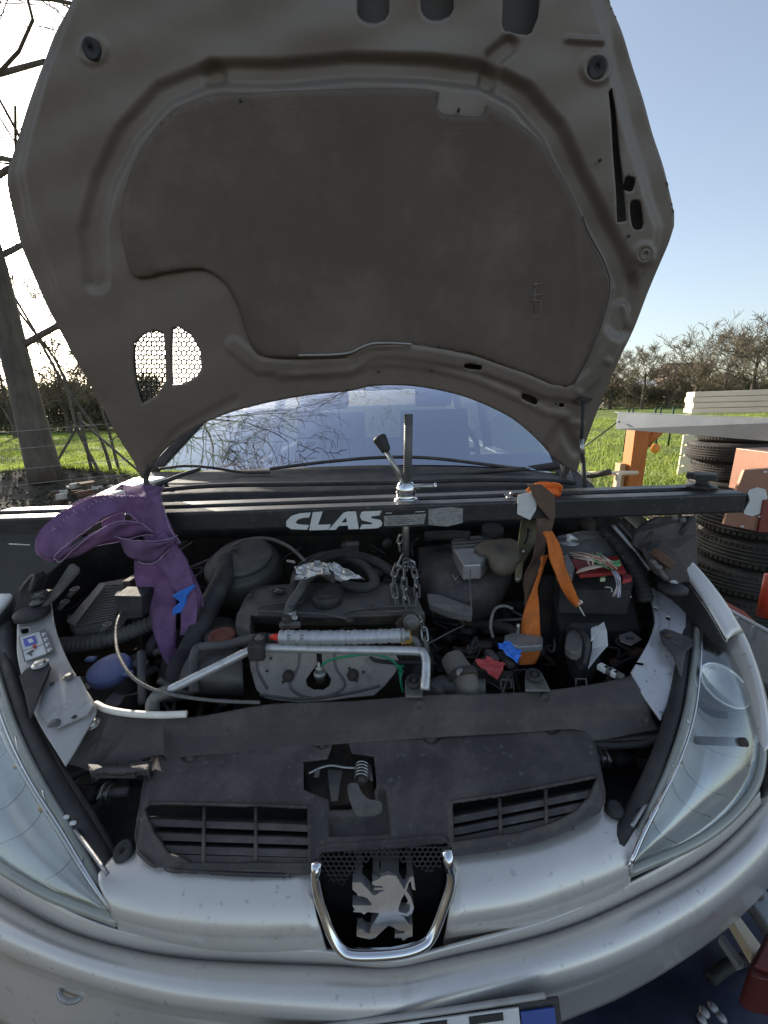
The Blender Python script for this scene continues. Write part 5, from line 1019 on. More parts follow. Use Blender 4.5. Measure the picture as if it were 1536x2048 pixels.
for x, y, nm in ((828, 1368, 'rubber_mount'), (1068, 1356, 'rubber_mount')):
    w_ = 18; s = slab('mount_bracket', [(x-w_, y+24), (x-w_, y-8), (x-w_*.6, y-18), (x+w_*.6, y-18), (x+w_, y-8), (x+w_+ (16 if x > 1000 else 0), y+24)], .79, .006, alud, car, 0, .003)
    lathe(nm, Pz(x, y-4, .795), (0, -.15, 1), [(.016, 0), (.016, .005), (.009, .006), (.009, .002), (.005, .002), (.005, .008)], blk, s, 20)
for x, y in ((1012, 1368), (1162, 1366)):
    a = [(x-10, y-8), (x+10, y-8), (x+12, y+8), (x-10, y+8)]; tube('square_frame', [Pz(*q, .775) for q in a+[a[0]]], .0022, alud, car, straight=True, seg=5)
slab('battery_clamp', [(1008, 1270), (1030, 1264), (1086, 1272), (1086, 1290), (1040, 1294), (1012, 1284)], .80, .015, alu, car, 0, .004)
lathe('clamp_stud', Pz(1035, 1268, .805), (0, 0, 1), [(.004, 0), (.004, .025)], steel, car, 10)
tube('cable_loop', [Pz(x, y, z) for x, y, z in ((1026, 1218, .85), (1010, 1212, .855), (992, 1216, .85), (984, 1232, .84), (981, 1255, .82), (986, 1275, .80))], .0035, alud, car, n=40)
tube('dirty_red_rag', [Pz(x, y, .70) for x, y in ((905, 1305), (930, 1300), (955, 1298), (970, 1302))], .010, mat('dark_red_cloth', (.12, .02, .015), .9, 0, .3, 20), car, n=20)
# ================================================================ ENGINE SUPPORT BEAM
BY = .93
bL = Py(-70, 1040, BY); bR = Py(1497, 986, BY); bx_ = (bR-bL).normalized(); up_ = Vector((0, 0, 1)); up_ = (up_-bx_*up_.dot(bx_)).normalized(); by_ = up_.cross(bx_)
beam = thing('engine_support_beam', (0, BY, 1.05), 'long black two-rail engine support beam lettered in white, laid across the engine bay', 'support beam')
Rb = Matrix((bx_, by_, up_)).transposed()
Lb = (bR-bL).length; mid = (bL+bR)/2
def bp(a, b, c): return bL+bx_*a+by_*b+up_*c       # along, back, up from the front top left edge
HB = .050
def rail(b0, dpt, a1):
    m_ = MB(); m_.box(bp(a1/2, b0+dpt/2, -HB/2), a1, dpt, HB, Rb); o = m_.build('rail', beamm, beam); bev(o, .006, 3)
rail(0, .045, Lb); rail(.080, .045, Lb-.045)
pr = prism('end_plate', [bp(Lb-.0, 0.004, -.002), bp(Lb+.008, 0.004, -.02), bp(Lb-.002, 0.004, -HB), bp(Lb-.045, .125, -HB), bp(Lb-.047, .125, -.002)], bx_*.004, beamm, beam)
m_ = MB(); m_.box(bp(Lb/2, .0625, -HB+.004), Lb-.05, .05, .006, Rb); m_.build('web_plate', beamm, beam)
def onb(px, py, off=.0012): d = ray(px, py); p0 = bp(0, -off, 0); return CO+d*((p0-CO).dot(by_)/d.dot(by_))
let = {'C': [(209, 218), (150, 222), (110, 235), (83, 262), (83, 288), (108, 303), (190, 306), (200, 282), (150, 279), (130, 271), (142, 254), (165, 246), (200, 243)],
 'L': [(219, 217), (270, 212), (254, 258), (246, 280), (312, 279), (300, 306), (200, 309)],
 'A': [(300, 307), (375, 220), (395, 213), (440, 212), (455, 302), (402, 304), (398, 284), (352, 287), (336, 306)],
 'S': [(468, 216), (485, 212), (572, 209), (560, 232), (518, 238), (520, 248), (565, 256), (575, 272), (570, 288), (550, 298), (458, 303), (470, 279), (520, 278), (524, 270), (472, 258), (460, 240)]}
for k, q in let.items():
    P = [onb(540+x/2.56, 940+y/2.56) for x, y in q]; prism('white_letter', P, by_*.0008, white, beam, 0, 0)
P = [onb(540+x/2.56, 940+y/2.56, .0018) for x, y in ((388, 243), (394, 268), (366, 269))]; prism('letter_counter', P, by_*.0008, beamm, beam, 0, 0)
tube('registered_mark', [onb(540+(553+7*math.cos(a))/2.56, 940+(219+7*math.sin(a))/2.56) for a in np.linspace(0, 6.28, 12)], .0005, white, beam, straight=True, seg=4)
dec = mat('worn_decal', (.30, .30, .29), .6, .2, .25, 60, .1, 300, dirt=(.06, .06, .06), dirt_amt=.55, dscale=50, stretch=(1, 1, 4))
P = [onb(*q, .0006) for q in ((768, 1023), (855, 1019), (856, 1052), (768, 1055))]; prism('label_plate', P, by_*.0004, blackink, beam, 0, 0)
P = [onb(*q, .0014) for q in ((768, 1032), (853, 1027), (850, 1036), (848, 1048), (800, 1051), (768, 1052))]; prism('label_plate', P, by_*.0004, dec, beam, 0, 0)
P = [onb(*q) for q in ((857, 1018), (900, 1014), (926, 1017), (925, 1046), (894, 1053), (857, 1050))]; prism('label_plate', P, by_*.0006, dec, beam, 0, 0)
for k in range(4): tube('fine_print', [onb(775+0*k, 1036+k*4, .002), onb(775+40+9*(k % 3), 1034.5+k*4, .002)], .0004, blackink, beam, straight=True, seg=4)
tube('fine_print', [onb(771, 1026.5, .0012), onb(784, 1026, .0012)], .0009, white, beam, straight=True, seg=4); tube('fine_print', [onb(830, 1024, .0012), onb(850, 1023, .0012)], .0009, white, beam, straight=True, seg=4)
# spindle with nut, lever and tommy bar
spc = BY+.0625; top = Py(817, 828, spc); bot = Py(811, 1118, spc)
spd = tube('spindle', [Py(815, 975, spc), top], .0105, mat('dull_threaded_rod', (.16, .16, .15), .5, .7, .15, 60, .3, 300), beam, straight=True, seg=16)
tube('spindle_rod', [bot, Py(812, 1000, spc)], .0098, steel, beam, straight=True, seg=16)
th_ = [Py(815, 975, spc).lerp(top, k/400.)+Vector((.0108*math.cos(k*.5), .0108*math.sin(k*.5), 0)) for k in range(400)]
mesh('spindle_thread', *tubev(th_, .0008, straight=True, seg=4), mat('thread_steel', (.2, .2, .19), .45, .8), spd)
nc = Py(812, 1000, spc)
sn_ = lathe('spindle_nut', nc, up_, [(.029, 0), (.030, .005), (.027, .007), (.024, .009), (.024, .020), (.026, .021), (.0255, .034), (.018, .046), (.012, .048)], chrome, beam, 28)
lathe('thrust_washer', nc-up_*.004, up_, [(.031, 0), (.031, .004)], steel, sn_, 28)
c = nc+up_*.034
tube('tommy_bar', [c, Py(872, 972, spc-.02)], .0065, steel, sn_, straight=True, seg=14); lathe('bar_end', Py(872, 972, spc-.02), (1, -.2, 0), [(.0075, -.004), (.0075, .002)], chrome, sn_, 16)
hd = Py(768, 893, spc+.02)
tube('crank_handle', [c, hd], .0065, steel, sn_, straight=True, seg=14)
ax = (hd-c).normalized(); lathe('handle_grip', hd-ax*.014, ax, [(.011, 0), (.013, .006), (.017, .03), (.018, .038), (.014, .043)], blk, sn_, 20)
# screw knob near the right end
kb = Py(1403, 973, BY+.062)
kn = lathe('star_knob_base', kb, up_, [(.032, -.002), (.033, .002), (.018, .006), (.014, .012), (.015, .024)], beamm, beam, 28)
ks = []
for k in range(30): a = 2*math.pi*k/30; r = .030+.005*math.cos(a*5); ks.append(kb+up_*.034+bx_*(r*math.cos(a))+by_*(r*math.sin(a)))
o = prism('star_knob', ks, up_*-.015, blk, beam, 0, .006)
# right leg: big swivel foot
leg = thing('support_foot', Py(1340, 1150, .86), 'rusty brown swivel foot under the right end of the beam, standing on the wing edge', 'support foot')
brn = mat('brown_primer_steel', (.052, .040, .034), .6, .15, .25, 16, .3, 120, dirt=(.12, .09, .07), dirt_amt=.35, dscale=16)
lg = face('swivel_plate', [(1292, 1048), (1318, 1036), (1392, 1034), (1396, 1070), (1395, 1140), (1384, 1168), (1350, 1158), (1318, 1128), (1268, 1092), (1270, 1068)], [.92, .92, .92, .90, .84, .81, .81, .83, .87, .89], .014, brn, leg, 0, .003)
face('foot_arm', [(1290, 1085), (1308, 1062), (1330, 1080), (1368, 1116), (1384, 1160), (1352, 1172), (1312, 1150), (1284, 1100)], [.86, .86, .84, .81, .785, .785, .80, .84], .014, brn, leg, 0, .005)
face('foot_slot', [(1294, 1102), (1304, 1082), (1316, 1088), (1330, 1108), (1322, 1112), (1308, 1096), (1300, 1110)], .835, .006, blk, leg, 0, .001)
boxo('slide_bar', Py(1326, 1118, .80), .05, .02, .018, rust, leg, Matrix.Rotation(math.radians(38), 3, 'Y'))
boxo('slide_bar', Py(1318, 1140, .795), .06, .012, .010, alud, leg, Matrix.Rotation(math.radians(50), 3, 'Y'))
lathe('foot_pad', Py(1346, 1174, .79), up_, [(.028, -.008), (.028, .0), (.016, .008)], blk, leg, 28); bolt('bolt', Py(1346, 1164, .775), up_, .006, steel, leg)
for x, y in ((1349, 1037), (1366, 1041), (1318, 1136)): bolt('bolt', Py(x, y, .905 if y < 1100 else .79), (0, -1, 0), .0045, alud, leg, .005)
tube('foot_pin', [Py(1380, 1036, .92), Py(1372, 1052, .905), Py(1360, 1068, .9)], .006, blk, leg, straight=True)
# left leg
leg2 = thing('support_foot', Py(60, 1170, .86), 'dark swivel foot under the left end of the beam beside the purple straps', 'support foot')
face('swivel_plate', [(-60, 1070), (70, 1062), (150, 1064), (168, 1074), (140, 1110), (96, 1150), (70, 1200), (30, 1230), (-60, 1240)], [.93, .93, .93, .93, .90, .88, .86, .85, .86], .014, mat('black_foot_steel', (.036, .034, .031), .6, .15, .25, 14, .2), leg2, 0, .004)
slab('foot_arm', [(138, 1128), (148, 1126), (160, 1134), (112, 1188), (72, 1222), (76, 1212), (110, 1172)], [.96, .96, .955, .90, .88, .88, .91], .012, plast2, leg2, 0, .003)
face('foot_block', [(40, 1180), (66, 1150), (74, 1160), (62, 1188), (88, 1190), (92, 1210), (60, 1245), (20, 1240)], .84, .03, blk, leg2, 0, .004)
bolt('bolt', Pz(80, 1190, .90), up_, .010, alud, leg2); bolt('bolt', Pz(74, 1206, .89), up_, .009, alud, leg2)
lathe('foot_pad', Pz(62, 1222, .878), (0, -.1, 1), [(.033, -.012), (.033, 0), (.02, .006)], blk, leg2, 24)
tube('foot_clip', [Py(40, 1182, .84), Py(52, 1164, .84), Py(68, 1150, .84), Py(60, 1180, .84)], .003, alud, leg2)
# hanging hook bracket (gold) in the bay
gold = mat('gold_passivated_steel', (.24, .21, .12), .45, .6, .2, 20, .15, 120, dirt=(.13, .11, .08), dirt_amt=.4, dscale=26)
hb = face('hanger_bracket', [(1043, 1042), (1075, 1042), (1072, 1085), (1060, 1105), (1048, 1125), (1044, 1158), (1036, 1166), (1030, 1160), (1032, 1120), (1036, 1090)], [1.0, 1.0, .97, .95, .93, .91, .905, .905, .93, .96], .008, gold, None, 0, .002)
tag(hb, 'gold plated flat steel bracket hanging under the beam left of the orange strap', 'bracket')
def sub_face(name, px, Y, m): return face(name, px, Y, .004, m, hb, 0, .0005)
sub_face('bracket_slot', [(1056, 1056), (1059, 1056), (1057, 1075), (1050, 1090), (1048, 1088), (1054, 1074)], .955, blackink); sub_face('bracket_slot', [(1050, 1062), (1066, 1060), (1066, 1063), (1050, 1065)], .96, steel)
for x, y, Y in ((1048, 1104, .94), (1036, 1160, .90)): bolt('bolt', Py(x, y, Y), (0, -1, 0), .0035, steel, hb, .003)
# ---------------------------------------------------------------- chain
ch = thing('lifting_chain', bot, 'steel link chain hanging from the beam spindle down to the engine', 'chain')
def link(c, d, side, L=.034, wd=.013, r=.0026):
    d = Vector(d).normalized(); s = (Vector(side)-d*Vector(side).dot(d)).normalized(); pts = []
    for a in np.linspace(0, 2*math.pi, 17)[:-1]:
        e = (L/2-wd/2)*(1 if math.sin(a) > 0 else -1); pts.append(Vector(c)+s*(wd/2*math.cos(a))+d*(wd/2*math.sin(a)+e))
    P = cr(pts, 28, closed=True); P = np.vstack([P, P[:1]])
    return mesh('chain_link', *tubev(P, r, straight=True, seg=6, caps=False), steel if random.random() < .5 else alud, ch)
def chain(pts, n, ph=0):
    P = cr(pts, n+1)
    for k in range(n):
        c = (P[k]+P[k+1])/2; d = P[k+1]-P[k]; link(c, d, (1, .3, 0) if (k+ph) % 2 else (.2, 1, 0), L=np.linalg.norm(d)*1.38)
cz = spc
chain([Py(x, y, Y) for x, y, Y in ((803, 1112, cz-.01), (788, 1150, cz-.07), (790, 1190, cz-.13), (802, 1235, cz-.18), (812, 1275, cz-.21))], 7)
chain([Py(x, y, Y) for x, y, Y in ((812, 1120, cz-.02), (808, 1160, cz-.08), (812, 1200, cz-.14), (818, 1240, cz-.19))], 6, 1)
chain([Py(x, y, Y) for x, y, Y in ((822, 1122, cz-.01), (832, 1160, cz-.08), (834, 1195, cz-.13), (826, 1230, cz-.18))], 6)
chain([Py(x, y, Y) for x, y, Y in ((828, 1225, cz-.18), (845, 1250, cz-.21), (850, 1275, cz-.23), (855, 1300, cz-.25))], 4, 1)
chain([Py(x, y, Y) for x, y, Y in ((800, 1100, cz), (798, 1082, cz), (803, 1072, cz))], 2)
hk = tube('chain_hook', [Py(x, y, cz-.012) for x, y in ((788, 1142), (800, 1138), (812, 1125), (824, 1122), (830, 1130), (822, 1136), (806, 1132), (793, 1146), (786, 1143))], .0035, steel, ch, n=50)
lathe('shackle_pin', Py(822, 1134, cz-.02), (1, -.3, 0), [(.006, -.008), (.006, .008)], chrome, ch, 12)
lm = face('lifting_eye', [(790, 1250), (812, 1226), (828, 1228), (840, 1250), (838, 1290), (848, 1310), (846, 1350), (812, 1352), (806, 1300)], .775, .012, dark, car, 0, .003)
bolt('bolt', Py(822, 1244, .772), (0, -1, .3), .011, alud, lm)
tube('bracket_stem', [Py(838, 1280, .80), Py(836, 1330, .78), Py(830, 1370, .76)], .018, blk, lm, n=12)
# ---------------------------------------------------------------- silver tube with small print
tb_ = thing('sealant_tube', Pz(680, 1276, .862), 'crumpled silver tube with fine print lying on the pipe in front of the engine', 'tube')
pts = [Pz(x, y, .866) for x, y in ((560, 1274), (640, 1275), (720, 1274), (803, 1271))]
C_ = cr(pts, 60); rr2 = [.0135+.0009*math.sin(k*2.1)+.0006*math.sin(k*5.3) for k in range(60)]
fp = mat('printed_foil_tube', (.46, .47, .49), .4, .45, .12, 60, .5, 120, fleck=(.12, .12, .13), fscale=260, stretch=(6, .8, .8))
V, f = tubev(C_, rr2, straight=True, seg=16); mesh('tube_body', V, f, fp, tb_)
lathe('tube_tip', pts[0], (C_[0]-C_[3]), [(.008, 0), (.006, .012), (.003, .02)], mat('bright_red_cap', (.7, .03, .01), .4, 0, .1, 20), tb_, 14)
lathe('tube_collar', pts[-1], (C_[-1]-C_[-4]), [(.0145, 0), (.0145, .006), (.009, .008), (.009, .016)], alu, tb_, 16)
for dx in (14, 40):
    for k in range(5): tube('print_line', [Pz(560+dx+3*0, 1268+k*3, .884), Pz(560+dx+(8 if k % 2 else 5), 1268+k*3, .884)], .0007, blackink, tb_, straight=True, seg=4)
# ---------------------------------------------------------------- straps
def rib(name, segs, m, parent, n=50, thick=.003):
    """segs: (px, py, Y, angle_deg in the picture plane, width m, twist out of plane)"""
    pts = []
    for x, y, Y, ang, wd, tw in segs:
        a = math.radians(ang); v = Vector((math.cos(a), tw, -math.sin(a))).normalized()*wd; pts.append((Py(x, y, Y), v))
    o = ribbon(name, pts, m, parent, n, thick)
    if m is purple and name == 'strap_loop':
        nn = 120; C = cr([p[0] for p in pts], nn); W = cr([p[1] for p in pts], nn); r_ = random.Random(len(bpy.data.objects))
        for sg in (-.5, .5): tube('sunlit_stitched_edge', [Vector(c)+Vector(v_)*sg+Vector((r_.uniform(-1, 1), r_.uniform(-1, 1), r_.uniform(-1, 1)))*.0007 for c, v_ in zip(C, W)], .0011, lilac, o, straight=True, seg=5)  # edge stitching, its pale colour stands for sun glowing in the frayed edges
    return o
lilac = mat('sunlit_lilac_thread', (.50, .38, .50), .8, 0, .2, 60, trans=.3)
ps = thing('lifting_strap', Py(300, 1060, .92), 'purple webbing sling knotted round the beam and hanging into the engine bay', 'strap')
rib('strap_loop', [(320, 1075, .905, -50, .06, .3), (300, 1035, .90, -55, .065, .3), (262, 1010, .88, -72, .060, .6), (215, 1010, .85, -100, .045, .8), (165, 1030, .82, -125, .062, .4), (125, 1062, .80, -150, .070, .2), (100, 1095, .785, -172, .066, .3), (92, 1112, .785, 175, .06, .5)], purple, ps, 60)
rib('strap_loop', [(92, 1112, .785, -180, .062, .5), (108, 1122, .79, 150, .05, .6), (140, 1104, .795, 118, .048, .5), (185, 1082, .81, 108, .054, .3), (235, 1064, .83, 100, .050, .3), (285, 1058, .86, 88, .035, .5), (318, 1072, .88, 60, .03, .4)], purple, ps, 70)
rib('strap_loop', [(232, 1020, .86, 0, .03, .8), (228, 1052, .85, 12, .035, .6), (238, 1082, .84, 38, .050, .2), (268, 1102, .83, 75, .056, .1), (308, 1104, .84, 100, .055, .1), (338, 1090, .85, 118, .045, .3), (352, 1078, .87, 130, .03, .5)], purple, ps, 60)
rib('strap_loop', [(270, 985, 1.05, 10, .10, .2), (288, 974, 1.02, -5, .085, .6), (290, 1000, .92, -5, .07, .3), (300, 1035, .895, -20, .075, .1), (318, 1070, .88, -30, .06, .1), (340, 1095, .87, -20, .05, .3)], purple, ps, 60)
rib('strap_tail', [(306, 1090, .91, 0, .075, .0), (308, 1150, .895, -4, .078, .2), (322, 1200, .87, -8, .085, .1), (330, 1250, .84, -10, .070, .3), (338, 1300, .81, -20, .040, .6), (350, 1330, .79, -20, .02, .6)], purple, ps, 60)
rib('strap_tail', [(310, 1075, .87, -30, .05, .3), (335, 1110, .86, -28, .055, .1), (358, 1150, .85, -20, .052, .1), (374, 1190, .84, -8, .04, .2), (379, 1230, .83, 0, .034, .1), (377, 1268, .82, 3, .034, .2)], purple, ps, 60)
rib('strap_tail', [(350, 1120, .88, -10, .04, .6), (372, 1155, .87, -20, .035, .5), (392, 1190, .86, -20, .025, .5), (398, 1215, .85, 0, .02, .5)], purple, ps, 40)
tube('loose_thread', [Py(60, 1090, .78), Py(18, 1088, .775)][::-1], .0012, paper, ps, straight=True, seg=5)
rs2 = random.Random(5)
for k in range(40):
    t = k/39; x = 100+ (260-100)*t; y = 1065-75*math.sin(t*1.5)+rs2.uniform(-3, 3)
    if k % 2: tube('frayed_thread', [Py(x, y, .785+.08*t), Py(x+rs2.uniform(-8, 4), y-rs2.uniform(2, 7), .785+.08*t)], .0004, paper, ps, straight=True, seg=3)
bt_ = prism('blue_tape', [Py(x, y, .835) for x, y in ((346, 1190), (362, 1180), (390, 1167), (392, 1172), (376, 1190), (374, 1204), (366, 1222), (346, 1229), (348, 1215), (362, 1202))], (0, -.006, 0), blue, None, 0, .002)
tag(bt_, 'scrap of bright blue tape stuck to the purple strap', 'tape')
os_ = thing('ratchet_strap', Py(1090, 1090, .92), 'frayed orange ratchet strap looped over the beam and tied down to the gearbox', 'strap')
rib('strap_top', [(1062, 985, .95, 35, .03, .5), (1085, 975, .97, 80, .032, .4), (1112, 978, .985, 80, .034, .5), (1122, 985, .985, 80, .034, .5)], orange, os_, 30, .006)
bw = mat('brown_webbing', (.12, .075, .05), .85, 0, .2, 30, .3)
prism('strap_wrap', [Py(1054, 968, .925), Py(1082, 968, .925), Py(1108, 990, .925), Py(1110, 1034, .922), Py(1102, 1042, .922), Py(1076, 1012, .922)], (0, -.004, 0), bw, os_, 0, .001)
rib('strap_wrap', [(1090, 1036, .93, 0, .045, .0), (1086, 1070, .925, 5, .04, .3), (1078, 1110, .92, 15, .04, .4), (1064, 1160, .91, 20, .035, .5), (1055, 1210, .89, 10, .03, .5)], bw, os_, 40)
rib('strap_tail', [(1094, 1064, .89, 0, .028, .4), (1108, 1095, .86, -12, .036, .1), (1118, 1130, .83, -14, .035, .1), (1130, 1165, .81, -18, .028, .1), (1146, 1195, .80, -30, .018, .1), (1157, 1211, .795, -40, .012, .1)], orange, os_, 50)
rib('strap_tail', [(1088, 1112, .88, 0, .022, .4), (1081, 1140, .86, 5, .014, .3), (1071, 1180, .84, 10, .024, .1), (1064, 1215, .82, 5, .040, .0), (1062, 1255, .80, 0, .044, .05), (1060, 1300, .77, -2, .044, .0), (1056, 1328, .76, 0, .042, .0)], orange, os_, 60)
tube('frayed_end', [Py(1155, 1208, .795), Py(1164, 1202, .795)], .004, paper, os_, straight=True); tube('frayed_end', [Py(1158, 1212, .795), Py(1169, 1232, .79)], .0015, paper, os_, straight=True, seg=5)
lb = prism('paper_label', [onb(*q, .004) for q in ((1036, 990), (1064, 984), (1074, 998), (1072, 1020), (1060, 1040), (1034, 1028))], by_*.001, paper, None, 0, 0)
tag(lb, 'crumpled white paper label hanging on the beam front beside the orange strap', 'label')
crumple('wire_tie', [Py(1010, 988, .97), Py(1022, 986, .97), Py(1026, 996, .96), Py(1014, 997, .96)], steel, beam, amp=.004)
# loose rags
bc = crumple('blue_rag', [Pz(995, 1290, .82), Pz(1014, 1282, .825), Pz(1042, 1300, .82), Pz(1034, 1330, .80)], blue, None, amp=.003, seed=2); tag(bc, 'bright blue scrap of cloth wedged beside the orange strap in the engine bay', 'rag')
rc = crumple('red_rag', [Pz(950, 1322, .78), Pz(975, 1314, .785), Pz(1012, 1330, .78), Pz(992, 1360, .765)], red, None, amp=.003, seed=5); tag(rc, 'faded red paper scrap lying left of the blue rag', 'rag')
# ================================================================ YARD, RIGHT SIDE
tyre = mat('tyre_rubber', (.032, .028, .024), .8, 0, .2, 8, .3, 120, dirt=(.075, .065, .05), dirt_amt=.5, dscale=6)
def make_tyre(loc, label, group, r=.31, h=.175):
    t = thing('tyre', loc, label, 'tyre', group); c = Vector(loc)
    prof = [(.20, .02), (.205, .006), (.235, 0), (.275, .004), (.300, .022), (.310, .045), (.310, .130), (.300, .153), (.275, .171), (.235, .175), (.205, .169), (.20, .155), (.215, .12), (.22, .0875), (.215, .05)]
    prof = [(a*r/.31, b*h/.175) for a, b in prof]; seg = 44; V = []
    for a, b in prof:
        for k in range(seg): an = 2*math.pi*k/seg; V.append(c+Vector((a*math.cos(an), a*math.sin(an), b)))
    mesh('tyre_casing', V, grid_faces(len(prof), seg, True)+[((len(prof)-1)*seg+j, (len(prof)-1)*seg+(j+1) % seg, (j+1) % seg, j) for j in range(seg)], tyre, t)
    # tread: ribs around and blocks across
    mb = MB()
    for z in (.055, .076, .098, .12):
        P = [c+Vector((r*1.004*math.cos(a), r*1.004*math.sin(a), z*h/.175)) for a in np.linspace(0, 2*math.pi, 45)]; mb.tube(P, .0075, straight=True, seg=4, caps=False)
    for k in range(72):
        a = 2*math.pi*k/72; R = Matrix.Rotation(a, 3, 'Z')
        for z in (.038, .137): mb.box(c+R @ Vector((r*.990, 0, z*h/.175)), .012, .017, .022, R)
    mb.build('tread', tyre, t); return t
def copy_thing(o, loc, label, rz=0.):
    r = o.copy(); sc.collection.objects.link(r); r.location = loc; r['label'] = label; r.rotation_euler = (0, 0, rz); WP[r.name] = Vector(loc)
    for c in [q for q in bpy.data.objects if q.parent == o]:
        d = c.copy(); sc.collection.objects.link(d); d.parent = r; WP[d.name] = WP[c.name]-WP[o.name]+Vector(loc)
    return r
nx = Py(1508, 1100, 2.25); n0 = (nx.x, nx.y, 0.0)
ordn = ['bottom', 'second from the bottom', 'third from the bottom', 'second from the top', 'topmost', 'top']
proto = make_tyre((n0[0], n0[1], 0), 'bottom tyre of the near stack behind the headlight', 'tyres in the near stack')
ntop = Pz(1512, 1055, 0)  # unused height helper
hN = .172; 
labs = ['second tyre from the bottom of the near stack under the copper panel', 'third tyre from the bottom of the near stack under the copper panel', 'topmost tyre of the near stack, right under the copper panel']
for k in range(1, 4): copy_thing(proto, (n0[0]+(-.02, .015, -.01)[k-1], n0[1]+(.01, -.015, .0)[k-1], hN*k), labs[k-1], k*1.1)
fx = Py(1465, 950, 3.7); 
names = ['bottom', 'second', 'third', 'fourth', 'fifth', 'topmost']
for k in range(6):
    copy_thing(proto, (fx.x+(.03, -.03, 0, .02, -.05, .03)[k], 3.75+(0, .02, -.02, .01, 0, .02)[k], .175*k), '%s tyre, counted from the ground, of the far stack behind the galvanised rail' % names[k] if k < 5 else 'topmost tyre of the far stack, tucked under the galvanised rail', k*.7)['group'] = 'tyres in the far stack'
fx2 = Py(1600, 950, 3.7)
for k in range(5): copy_thing(proto, (fx2.x+.04, 3.85, .175*k), '%s tyre, counted from the ground, of the stack at the right edge of the picture' % names[k], k*.9)['group'] = 'tyres in the rightmost stack'
t5 = Pz(1560, 1345, .42)
copy_thing(proto, (t5.x+.02, t5.y+.05, .02), 'loose black tyre lying at the right edge beside the headlight', .4)['group'] = 'tyres in the near stack'
# copper coloured panel box on the near stack
z0 = hN*4; pb = thing('appliance_panel', (n0[0], n0[1], z0), 'copper coloured sheet metal box with a white sticker, on the near tyre stack', 'box')
cop = mat('copper_painted_sheet', (.34, .17, .115), .45, .3, .1, 5, .05, 100, dirt=(.25, .11, .07), dirt_amt=.2)
yF = n0[1]-.26; f_ = [(1452, 1052), (1495, 940), (1600, 935), (1600, 1062), (1516, 1065)]
face('front_sheet', [(1448, 1050), (1490, 940), (1620, 930), (1620, 1066), (1517, 1064)], yF, .02, cop, pb, 0, .004)
face('side_sheet', [(1517, 1064), (1528, 1000), (1640, 1000), (1640, 1070)], yF-.012, .01, mat('red_sheet', (.22, .05, .035), .5, 0, .1, 5), pb)
face('white_sticker', [(1498, 980), (1530, 978), (1534, 1000), (1520, 1028), (1488, 1028)], yF-.004, .002, white, pb, 10, 0)
for x, y in ((1484, 1053), (1520, 1033), (1530, 944)): boxo('panel_clip', Py(x, y, yF-.006), .018, .006, .008, white, pb, bevel=.001)
boxo('box_body', (n0[0]+.33, n0[1]+.1, z0+.14), .5, .5, .26, cop, pb)
# galvanised rail on timber posts
galv = mat('galvanised_sheet', (.42, .44, .46), .42, .65, .08, 3, .03, 60, dirt=(.3, .3, .3), dirt_amt=.3, dscale=2)
plkp = mat('pale_post_offcut', (.5, .36, .2), .8, 0, .12, 6)
rk = thing('galvanised_rail', Py(1400, 850, 3.1), 'long galvanised steel C rail carried by an orange timber post', 'steel rail')
A_ = [Py(1236, 826, 3.3), Py(1231, 858, 3.3)]; B_ = [Py(1640, 842, 2.25), Py(1640, 890, 2.25)]
V = [A_[0], B_[0], B_[1], A_[1]]; prism('rail_web', V, (.001, .003, 0), galv, rk, 0, 0)
prism('rail_flange', [A_[0]+Vector((0, 0, .002)), B_[0]+Vector((0, 0, .002)), B_[0]+Vector((.06, .16, .002)), A_[0]+Vector((.06, .16, .002))], (0, 0, .003), galv, rk, 0, 0)
for x, y in ((1238, 844), (1245, 844), (1283, 845)): lathe('bolt_hole', Py(x, y, 3.265 if x < 1260 else 3.13), (.0, -1, 0), [(.008, 0), (.008, .004)], blk, rk, 10)
timber = mat('orange_stained_timber', (.52, .19, .045), .6, 0, .15, 12, .3, 60, dirt=(.32, .12, .03), dirt_amt=.3, dscale=14, stretch=(1, 1, .12))
po = thing('timber_post', (Py(1265, 900, 3.42).x, 3.42, 0), 'orange stained square timber post with a diagonal brace under the steel rail', 'post')
c = Py(1271, 900, 3.42); boxo('post_shaft', (c.x+.0, 3.42, .545), .125, .125, 1.09, timber, po, bevel=.004)
tube('post_brace', [Vector((c.x+.03, 3.42, .86)), Vector((c.x+.24, 3.42, 1.09))], .045, timber, po, straight=True, seg=4)
boxo('brace_block', (c.x-.10, 3.44, .40), .05, .08, .7, plkp, po)
# stack of planks
plk = mat('pale_sawn_timber', (.85, .72, .52), .8, 0, .1, 6, .3, 50, dirt=(.6, .52, .42), dirt_amt=.3, dscale=8, stretch=(.15, 1, 1))
a = Py(1378, 826, 3.0); ptop = thing('plank_stack', (a.x+.6, 3.0, a.z), 'stack of four pale sawn planks lying on top of the galvanised rail', 'planks')
for k in range(4):
    bm_ = MB(); d = Vector((1, -.42, -.0)).normalized(); R = Matrix.Rotation(math.atan2(d.y, d.x), 3, 'Z'); z = a.z+.016+k*.038
    bm_.box(Vector((a.x, 3.02, z))+d*.9+Vector(((0, .006, -.004, .003)[k], 0, 0)), 1.8, .2, .035, R); o = bm_.build('plank', plk, ptop); bev(o, .003)
# pale pallet / block wall behind the tyres
wp = thing('pallet_crate', Py(1390, 930, 6.5), 'pale slatted crate standing in the grass behind the far tyres', 'crate'); ca = Py(1364, 925, 6.5)
for k in range(5): boxo('crate_board', (ca.x+.45, 6.5, .10+k*.17), 1.0, .03, .15, plk, wp)
for k in range(3): boxo('crate_upright', (ca.x+.08+k*.38, 6.53, .42), .08, .04, .86, plk, wp)
